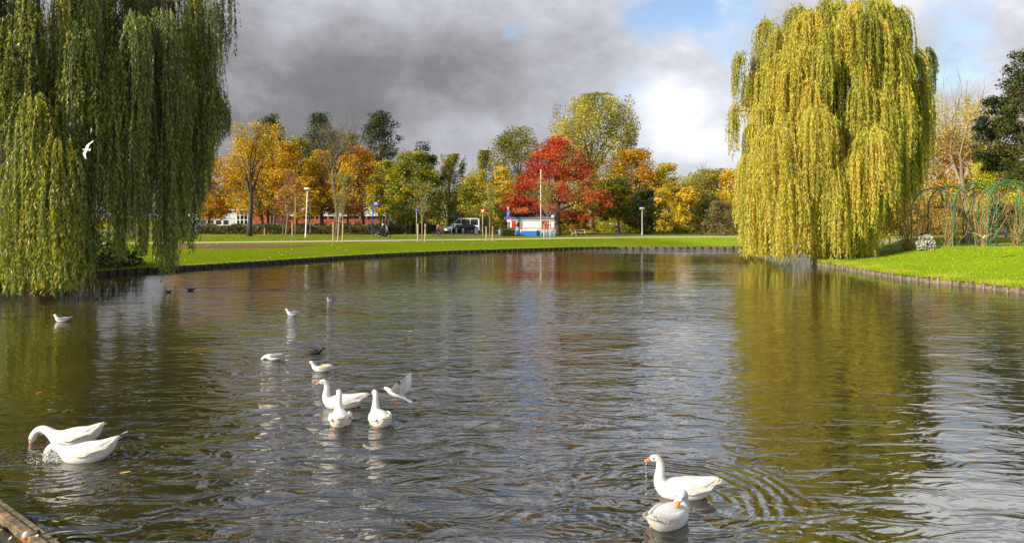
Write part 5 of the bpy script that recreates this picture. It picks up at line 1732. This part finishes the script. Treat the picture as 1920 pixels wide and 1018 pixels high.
# ------------------------------------------------------------------ birds
def loft(name, spine, m, parent=None, n=14, subd=1, side0=(0, 1, 0)):
    """one continuous body: spine of (x, y, z, half width, half height)"""
    P = [Vector(s[:3]) for s in spine]
    mb = MB()
    vs, fs = [], []
    prev = Vector(side0)
    for i, p in enumerate(P):
        d = (P[min(i + 1, len(P) - 1)] - P[max(i - 1, 0)]).normalized()
        a = prev - d * prev.dot(d)
        a.normalize()
        prev = a
        b_ = d.cross(a)
        for j in range(n):
            th = 2 * pi * j / n
            vs.append(p + a * cos(th) * spine[i][3] + b_ * sin(th) * spine[i][4])
    for i in range(len(P) - 1):
        for j in range(n):
            j2 = (j + 1) % n
            fs.append((i * n + j, i * n + j2, (i + 1) * n + j2, (i + 1) * n + j))
    fs.append(tuple(range(n - 1, -1, -1)))
    fs.append(tuple((len(P) - 1) * n + j for j in range(n)))
    mb.add(vs, fs)
    return mb.build(name, m, parent, smooth=True, subd=subd)


def feather(mb, root, tip, w, up=(0, 0, 1), th=.006):
    """a long blade with a rounded end and thickness"""
    a, b_ = Vector(root), Vector(tip)
    d = (b_ - a).normalized()
    s = d.cross(Vector(up)).normalized()
    nn = s.cross(d)
    out = []
    prof = [(0, .55), (.3, .95), (.7, 1.0), (.9, .7), (1.0, .15)]
    for z in (1, -1):
        for t_, k in prof:
            out.append(a.lerp(b_, t_) + s * w * .5 * k + nn * th * .5 * z)
        for t_, k in reversed(prof):
            out.append(a.lerp(b_, t_) - s * w * .5 * k + nn * th * .5 * z)
    n = len(prof) * 2
    fs = [tuple(range(n)), tuple(range(2 * n - 1, n - 1, -1))] + [(i, n + i, n + (i + 1) % n, (i + 1) % n) for i in range(n)]
    mb.add(out, fs)


GBODY = [(.43, 0, .235, .016, .008), (.38, 0, .205, .068, .030), (.32, 0, .165, .108, .072), (.24, 0, .12, .145, .112), (.13, 0, .095, .172, .142), (0, 0, .085, .182, .155),
         (-.11, 0, .082, .170, .148), (-.20, 0, .10, .138, .128), (-.255, 0, .14, .100, .098)]
NECKS = {
    'up': [(-.278, 0, .20, .072, .074), (-.274, 0, .265, .056, .060), (-.264, 0, .33, .048, .052), (-.262, 0, .39, .045, .049), (-.280, 0, .438, .047, .049), (-.315, 0, .462, .050, .049), (-.356, 0, .456, .046, .045), (-.390, 0, .440, .030, .032)],
    'peck': [(-.31, 0, .185, .072, .070), (-.365, 0, .235, .058, .058), (-.43, 0, .275, .050, .052), (-.495, 0, .275, .047, .050), (-.55, 0, .24, .046, .050), (-.59, 0, .195, .048, .050), (-.615, 0, .15, .044, .046), (-.628, 0, .115, .030, .032)],
    'dip': [(-.30, 0, .17, .072, .070), (-.345, 0, .21, .060, .060), (-.39, 0, .24, .054, .055), (-.44, 0, .235, .051, .055), (-.48, 0, .20, .050, .054), (-.502, 0, .15, .046, .048), (-.51, 0, .11, .031, .032)],
    'turned': [(-.268, .01, .20, .074, .074), (-.250, .035, .26, .060, .060), (-.215, .058, .305, .052, .054), (-.170, .070, .325, .051, .054), (-.125, .076, .315, .052, .054), (-.085, .078, .290, .046, .048), (-.055, .078, .262, .031, .033)],
}


def goose(label, x, y, rz, pose, scale=1.0, group=None, feet=0, z=0.0, pitch=0.0):
    root = empty('goose', (x, y, z), rz, label, 'goose', group)
    root.scale = (scale,) * 3
    root.rotation_euler = (0, pitch, rz)
    neck = NECKS[pose]
    loft('body', GBODY + neck, M['feather'], root, 16, 1)
    e = Vector(neck[-1][:3]); d = (e - Vector(neck[-3][:3])).normalized()
    if pose in ('peck', 'dip'): d = Vector((-.28, 0, -1)).normalized()
    if pose == 'up': d = Vector((-1, 0, -.30)).normalized()
    if pose == 'turned': d = Vector((.8, .05, -.62)).normalized()
    q = e - d * .008
    bl = [(*(q), .029, .033), (*(q + d * .018), .028, .030), (*(q + d * .045), .023, .019), (*(q + d * .070), .018, .012), (*(q + d * .082), .008, .006)]
    loft('bill', bl, M['bill'], root, 10, 1)
    hd = Vector(neck[-2][:3]) + (Vector(neck[-3][:3]) - Vector(neck[-2][:3])) * .25
    sidev = Vector((0, 1, 0)) if pose != 'turned' else Vector((.05, 1, 0)).normalized()
    upv = d.cross(sidev)
    if upv.z < 0 and pose in ('up', 'turned'): upv = -upv
    if pose in ('peck', 'dip'):
        upv = Vector((-1, 0, .28)).normalized()
    for s in (-1, 1):
        MB().ball(hd + sidev * s * .046 + upv * .012, .0095, 8, 6).build('eye', M['eye'], root, smooth=True)
    for s in (-1, 1):
        w_ = loft('wing', [(-.14, s * .130, .135, .012, .03), (-.06, s * .152, .140, .034, .062), (.06, s * .150, .134, .042, .070), (.18, s * .118, .150, .044, .060), (.30, s * .066, .195, .034, .038), (.40, s * .028, .238, .014, .012)], M['feather'], root, 12, 1)
        mb = MB()
        for i in range(7):
            t_ = i / 6
            feather(mb, (.02 + .10 * t_, s * (.186 - .03 * t_), .10 + .045 * t_ + .01), (.30 + .13 * t_, s * (.128 - .095 * t_), .120 + .118 * t_), .040, (0, s, .35), .005)
        for i in range(5):
            feather(mb, (-.04 + .04 * i, s * .188, .125 + .004 * i), (.12 + .05 * i, s * (.188 - .008 * i), .115 + .014 * i), .045, (0, s, .3), .004)
        mb.build('feather', M['feather_shade'], w_, smooth=False)
    mb = MB()
    for i in range(7):
        k = (i - 3) / 3
        feather(mb, (.30, k * .05, .165), (.47 - .03 * abs(k), k * .075, .225 - .012 * abs(k)), .042, (0, 0, 1), .006)
    mb.build('tail', M['feather_cream'], root)
    for s in range(feet):
        k = (-1, 1)[s]
        loft('foot', [(.20, k * .105, .05, .012, .012), (.25, k * .11, .01, .016, .010), (.31, k * .115, -.02, .028, .008)], M['bill'], root, 8, 1)
    return root


def at(px, py, z=0.0):
    Y = F * (CAMZ - z) / (py - HOR)
    return (px - 960) * Y / F, Y


g1 = at(142, 832)
goose('white goose with curved neck pecking at the water, the farther of the feeding pair', g1[0], g1[1], RAD(-5), 'peck', .95, z=-.01, feet=1, pitch=RAD(-9))
g2 = at(165, 861)
goose('white goose dipping its face into splashing water, the nearer of the feeding pair', g2[0], g2[1], RAD(-2), 'dip', .95, z=-.01, pitch=RAD(-9))
g3 = at(642, 762)
goose('white goose with orange bill swimming in profile behind two others', g3[0], g3[1], RAD(6), 'up', .88, z=-.015, feet=2)
g4 = at(636, 795)
goose('white goose seen from behind, tail against the goose in profile', g4[0], g4[1] + .06, RAD(-73), 'up', .86, z=-.02, feet=2)
g5 = at(711, 795)
goose('white goose seen from behind with tilted tail, under the landing gull', g5[0], g5[1] + .06, RAD(-64), 'up', .86, z=-.02, feet=1)
g6 = at(1282, 932)
goose('white goose with dripping orange bill upright inside the ripple rings', g6[0], g6[1] + .05, RAD(-4), 'up', .87, z=-.015)
g7 = at(1257, 990)
goose('white goose preening with head turned over its back, in front of the dripping one', g7[0] + .02, g7[1] + .12, RAD(228), 'turned', .84, z=-.02, feet=1)


def gull_float(label, x, y, rz, sc=1.0, body=None, back=None, head='up', name='gull', tip='gull_tip', bill='gull_red', cat='gull'):
    body = body or M['feather']; back = back or M['gull_grey']
    root = empty(name, (x, y, -.01), rz, label, cat)
    root.scale = (sc,) * 3
    nk = [(-.135, 0, .10, .038, .04), (-.15, 0, .135, .030, .032), (-.168, 0, .165, .030, .031), (-.192, 0, .168, .027, .027), (-.212, 0, .160, .016, .017)] if head == 'up' else \
        [(-.14, 0, .085, .040, .040), (-.155, 0, .105, .030, .032), (-.175, 0, .118, .030, .030), (-.198, 0, .116, .027, .027), (-.216, 0, .108, .015, .016)] if head == 'low' else \
        [(-.14, 0, .06, .042, .042), (-.175, 0, .055, .032, .034), (-.21, 0, .03, .030, .031), (-.235, 0, .0, .025, .026), (-.245, 0, -.02, .015, .016)]
    loft('body', [(.20, 0, .085, .012, .006), (.15, 0, .075, .035, .018), (.09, 0, .055, .058, .040), (.02, 0, .042, .075, .060), (-.05, 0, .042, .075, .062), (-.11, 0, .062, .055, .055)] + nk, body, root, 12, 1)
    e = Vector(nk[-1][:3]); d = Vector((-1, 0, -.2)) if head in ('up', 'low') else Vector((-.4, 0, -1)).normalized()
    loft('bill', [(*e, .010, .010), (*(e + d * .02), .007, .008), (*(e + d * .045), .003, .003)], M[bill], root, 8, 0)
    for s in (-1, 1):
        MB().ball(Vector(nk[-2][:3]) + Vector((0, s * .024, .008)), .006, 6, 5).build('eye', M['eye'], root)
        w_ = loft('wing', [(-.08, s * .055, .075, .008, .02), (-.02, s * .072, .080, .014, .036), (.07, s * .062, .085, .014, .034), (.15, s * .035, .098, .009, .018), (.21, s * .012, .112, .004, .006)], back, root, 10, 1)
        mb = MB()
        for i in range(3):
            feather(mb, (.12, s * (.04 - .008 * i), .090 + .006 * i), (.255 + .02 * i, s * (.012 + .004 * i), .118 + .010 * i), .020, (0, s, .5), .003)
        mb.build('feather', M[tip], w_)
    return root


p = at(116, 603); gull_float('small white gull floating before the big dark willow', p[0], p[1], RAD(-4), 1.15)
p = at(549, 591); gull_float('grey backed gull floating, the middle one of three far out', p[0], p[1], RAD(-4), 1.1)
p = at(620, 566); gull_float('tiny white gull floating farthest out, breast towards the shore', p[0], p[1], RAD(70), 1.0)
p = at(515, 674); gull_float('grey gull with head under water beside the dark duck', p[0], p[1], RAD(-5), 1.15, head='dip')
p = at(604, 696); gull_float('pale young gull floating just behind the geese', p[0], p[1], RAD(8), 1.12, back=M['feather_cream'])
p = at(590, 662); gull_float('low dark duck swimming near the grey gull', p[0], p[1], RAD(180), 1.0, M['duck_dark'], M['duck_dark'], 'low', 'duck', 'duck_dark', 'duck_brown', 'duck')
p = at(358, 545); gull_float('small dark duck just off the far lawn edge below the willow tips', p[0], p[1], RAD(5), .85, M['duck_brown'], M['duck_dark'], 'low', 'duck', 'duck_dark', 'duck_brown', 'duck')
p = at(316, 548); gull_float('small dark duck in the shade under the willow strands', p[0], p[1], RAD(175), .65, M['duck_dark'], M['duck_dark'], 'low', 'duck', 'duck_dark', 'duck_brown', 'duck')


def gull_fly(label, X, Y, Z, rz, wings, sc=1.0, roll=0.0, pitch=0.0, legs=True, backm=None):
    """wings: two (elbow, tip) offsets from the shoulder, in the bird's frame (faces -x)"""
    root = empty('gull', (X, Y, Z), rz, label, 'gull')
    root.rotation_euler = (roll, pitch, rz)
    root.scale = (sc,) * 3
    loft('body', [(.19, 0, -.02, .03, .004), (.12, 0, -.008, .030, .018), (.05, 0, 0, .048, .042), (-.03, 0, .002, .056, .052), (-.10, 0, .012, .046, .046), (-.145, 0, .03, .032, .034), (-.175, 0, .038, .030, .031), (-.20, 0, .036, .024, .024), (-.215, 0, .032, .012, .012)], M['feather'], root, 12, 1)
    loft('bill', [(-.212, 0, .032, .008, .008), (-.235, 0, .027, .006, .007), (-.262, 0, .020, .002, .002)], M['gull_red'], root, 8, 0)
    mb = MB()
    for i in range(5):
        k = (i - 2) / 2
        feather(mb, (.12, k * .012, -.012), (.27, k * .05, -.035), .035, (0, 0, 1), .003)
    mb.build('tail', M['feather'], root)
    for s, (el, ti, nrm_) in zip((-1, 1), wings):
        sh = Vector((-.04, s * .045, .02))
        E_, T_ = sh + Vector(el), sh + Vector(ti)
        w_ = loft('wing', [(*(sh + Vector((0, 0, 0))), .065, .014), (*(sh.lerp(E_, .5)), .07, .011), (*E_, .065, .009), (*E_.lerp(T_, .5), .045, .006), (*T_, .012, .003)], backm or M['gull_grey'], root, 10, 1, side0=(1, 0, 0))
        mb = MB()
        for i in range(9):
            t_ = i / 8
            a = sh.lerp(E_, t_ * 2) if t_ < .5 else E_.lerp(T_, (t_ - .5) * 2)
            a = a + Vector((.02, 0, 0))
            b_ = a + Vector((.15 - .05 * t_, 0, 0)) + (T_ - E_).normalized() * (.02 + .10 * t_ ** 2)
            feather(mb, a, b_, .055, nrm_, .003)
        mb.build('feather', M['feather'] if backm is None else backm, w_)
        mb = MB()
        for i in range(3):
            a = E_.lerp(T_, .72 + .1 * i)
            feather(mb, a, T_ + Vector((.05 - .01 * i, 0, 0)) + (T_ - E_).normalized() * (.02 + .012 * i), .022, nrm_, .004)
        mb.build('wing_tip', M['gull_tip'], w_)
    for s in (-1, 1):
        MB().ball((-.19, s * .024, .042), .006, 6, 5).build('eye', M['eye'], root)
        if legs:
            MB().tube([(.03, s * .02, -.035), (.045, s * .022, -.09), (.035, s * .024, -.12), (.06, s * .026, -.145)], [.007, .006, .007, .010], 6).build('leg', M['gull_red'], root)
    return root


# landing gull over the geese: 118 px to the metre where it hangs
Y = 8.9
gull_fly('grey and white gull landing with raised wings and hanging red legs', WX(743, Y), Y, WZ(739, Y), RAD(-2),
         [((.03, -.05, .10), (.02, -.08, .19), (0, 1, .3)), ((.07, .08, .09), (.05, .12, .20), (0, 1, -.3))], .80, 0, RAD(18), backm=M['gull_grey'])
Y = 20.5
gull_fly('white gull flying with wings up and down before the dark willow', WX(162, Y), Y, WZ(281, Y), RAD(-30),
         [((.03, -.16, .02), (.10, -.30, -.02), (0, .1, 1)), ((.03, .16, .02), (.10, .30, -.02), (0, -.1, 1))], .64, RAD(68), 0, False, backm=M['feather_shade'])
Y = 36
gull_fly('white gull flying low over the lawn in front of the thick climber', WX(1845, Y), Y, WZ(446, Y), RAD(68),
         [((.03, -.14, .09), (.08, -.30, .17), (0, .5, 1)), ((.03, .14, .09), (.08, .30, .17), (0, -.5, 1))], 1.45, 0, RAD(12), False, backm=M['feather'])
Y = 60
gull_fly('faint white gull gliding in the sky right of the tall poplar', WX(1184, Y), Y, WZ(241, Y), RAD(84),
         [((.02, -.30, .10), (.06, -.62, .16), (0, .2, 1)), ((.02, .30, -.04), (.06, .62, -.22), (0, -.2, 1))], .9, 0, 0, False, backm=M['feather'])

# ------------------------------------------------------------------ drops, feathers, leaves, grass
r = np.random.default_rng(31)
mb = MB()
hx, hy = g2[0] - .48, g2[1] - .02
for i in range(150):
    a = r.uniform(0, 2 * pi); q = abs(r.normal(0, .09))
    mb.ball((hx + .06 + q * cos(a) * 1.2, hy - .05 + q * sin(a) * .7, abs(r.normal(0, .05)) * (1 - q * 2) + .004), r.uniform(.003, .009), 5, 4)
for i in range(80):
    mb.ball((hx + r.uniform(-.02, .16), hy - .06, r.uniform(0, .14)), r.uniform(.003, .007), 5, 4)
tag(mb.build('water_splash', M['foam'], None, smooth=True), 'white drops splashing round the head of the dipping goose', kind='stuff')
mb = MB()
for i in range(26):
    mb.ball((g6[0] - .385 + r.normal(0, .003) + .0002 * i, g6[1] + .05, .35 - .34 * r.uniform() ** 1.3), r.uniform(.0018, .0045), 5, 4, (1, 1, r.uniform(1, 2.2)))
tag(mb.build('water_drops', M['foam'], None, smooth=True), 'thin string of drops falling from an orange bill', kind='stuff')


def floating(name, label, px, py, m, L=.07, wd=.03, cat='leaf', rz=.3):
    x, y = at(px, py)
    root = empty(name, (x, y, .004), rz, label, cat)
    mb = MB()
    feather(mb, (-L / 2, 0, .004), (L / 2, .01, .010), wd, (0, 0, 1), .004)
    mb.build('blade', m, root)
    if 'feather' in name:
        MB().tube([(-L * .7, 0, .006), (L * .4, 0, .012)], .0025, 5).build('quill', M['cream'], root)
    else:
        MB().tube([(-L * .8, .005, .006), (-L * .3, 0, .008)], .002, 5).build('stalk', M['bark'], root)


floating('floating_feather', 'small white feather floating left of the middle geese', 521, 786, M['feather'], .09, .05, 'feather', .4)
floating('floating_feather', 'small white feather behind the tail of the feeding pair', 235, 812, M['feather'], .09, .03, 'feather', 1.1)
floating('floating_leaf', 'yellow leaf floating near the feeding pair', 235, 887, M['yolk'], .11, .035)
floating('floating_leaf', 'orange leaf floating behind the feeding pair', 73, 737, M['bill'], .08, .04)
floating('floating_leaf', 'tiny yellow leaf floating in mid pond', 769, 622, M['yolk'], .12, .06)
x, y = at(49, 1006, .27)
root = empty('shell', (x, y, .265), .4, 'white shell with orange edge lying on the mud by the timber', 'shell')
MB().ball((0, 0, .02), .028, 10, 8, (1, .8, 1.1)).build('shell_top', M['feather'], root, smooth=True)
MB().ball((-.004, -.008, .004), .027, 10, 6, (1, .9, .5)).build('rim', M['bill'], root, smooth=True)
x, y = at(70, 1000, .27)
root = empty('stone', (x, y, .262), .2, 'small dark stone on the timber capping beside the shell', 'stone')
MB().ball((0, 0, .018), .026, 9, 7, (1.1, .8, .9)).build('stone_body', M['duck_dark'], root)
# bits of leaf and bark on the near mud
r = np.random.default_rng(41)
n = 500
t_ = r.uniform(0, 1, n)
Pn = np.array([(-6.5, 8.17)]) * (1 - t_[:, None]) + np.array([(-2.4, 4.90)]) * t_[:, None]
nr = np.array([-0.62, -0.78])
Pn = Pn + nr * r.uniform(.12, 1.2, n)[:, None]
C = np.column_stack([Pn, .27 + r.uniform(.0, .02, n) + .03 * r.uniform(0, 1, n)])
V, Fc = leaf_quads(C, .035, r, 1.5)
tag(np_mesh('leaf_scraps', V, Fc, M['litter'], var=r.uniform(0, 1, n)), 'pale scraps of leaf on the wet mud', kind='stuff')

# grass and weeds: fringe over every visible bank edge, tufts on the nearer lawns
def blades(P, h, w, r, droop=.25):
    n = len(P)
    a = r.uniform(0, 2 * pi, n)
    d = np.column_stack([np.cos(a), np.sin(a), np.zeros(n)])
    hh = h * r.uniform(.5, 1.3, n)
    t = r.normal(0, droop, (n, 2))
    tip = P + np.column_stack([t * hh[:, None], hh])
    V = np.stack([P - d * w * .5, P + d * w * .5, tip], axis=1).reshape(-1, 3)
    return V, np.arange(3 * n).reshape(n, 3)


def along(i0, i1, n, r, inset0, inset1):
    Q = OUTL[[i % len(OUTL) for i in range(i0, i1)]]
    L = np.r_[0, np.cumsum(np.linalg.norm(np.diff(Q, axis=0), axis=1))]
    s = r.uniform(0, L[-1], n)
    x, y = np.interp(s, L, Q[:, 0]), np.interp(s, L, Q[:, 1])
    k = np.clip(np.searchsorted(L, s) - 1, 0, len(Q) - 2)
    d = Q[k + 1] - Q[k]
    d /= np.linalg.norm(d, axis=1)[:, None]
    nr = np.column_stack([d[:, 1], -d[:, 0]])
    test = inside(np.column_stack([x, y])[:50] + nr[:50] * .4).mean() > .5
    if test: nr = -nr
    q = r.uniform(inset0, inset1, n)
    P = np.column_stack([x, y]) + nr * q[:, None]
    return np.column_stack([P, ground(P) - .01])


P = along(iA, iB + 1, 26000, r, -.10, 1.1)
P = P[r.uniform(0, 1, len(P)) < np.clip(1.1 - dist_out(P[:, :2]) * .8, .1, 1)]
V, Fc = blades(P, .17, .022, r, .5)
tag(np_mesh('bank_grass', V, Fc, M['grassblade'], var=.62 + .2 * np.sin(P[:, 1] * 2.2) + r.normal(0, .2, len(P))), 'long weedy grass hanging over the pale timber edging', kind='stuff')
P = np.concatenate([along(iC, iD + 1, 5000, r, -.05, .35), along(iD, iE + 1, 15000, r, -.05, .4)])
V, Fc = blades(P, .11, .03, r, .4)
tag(np_mesh('bank_grass', V, Fc, M['grassblade'], var=r.normal(.42, .18, len(P))), 'short grass along the dark edge of the far lawn', kind='stuff')
C = np.column_stack([r.uniform(18, 44, 130000), r.uniform(27, 50, 130000)])
C = C[(~inside(C)) & (C[:, 0] < .75 * C[:, 1])]
C = C[r.uniform(0, 1, len(C)) < np.clip(34 / C[:, 1] - .35, .15, .8)]
P = np.column_stack([C, ground(C) - .005])
V, Fc = blades(P, .075, .026, r, .35)
tag(np_mesh('lawn_grass', V, Fc, M['grassblade'], var=r.normal(.45, .12, len(P)) + .1 * np.sin(P[:, 0]) * np.sin(P[:, 1])), 'short bright grass of the lawn below the arches', kind='stuff')
# leaves fallen on the lawns
C = np.concatenate([np.column_stack([r.uniform(-40, 22, 1500), r.uniform(40, 92, 1500)]), np.column_stack([r.uniform(18, 44, 500), r.uniform(28, 62, 500)])])
C = C[~inside(C) & (dist_out(C) > .3)]
P = np.column_stack([C, ground(C) + .05])
V, Fc = leaf_quads(P, .10, r, 2.0)
tag(np_mesh('fallen_leaves', V, Fc, M['litter'], var=r.uniform(0, .85, len(P))), 'pale fallen leaves scattered over the lawns', kind='stuff')
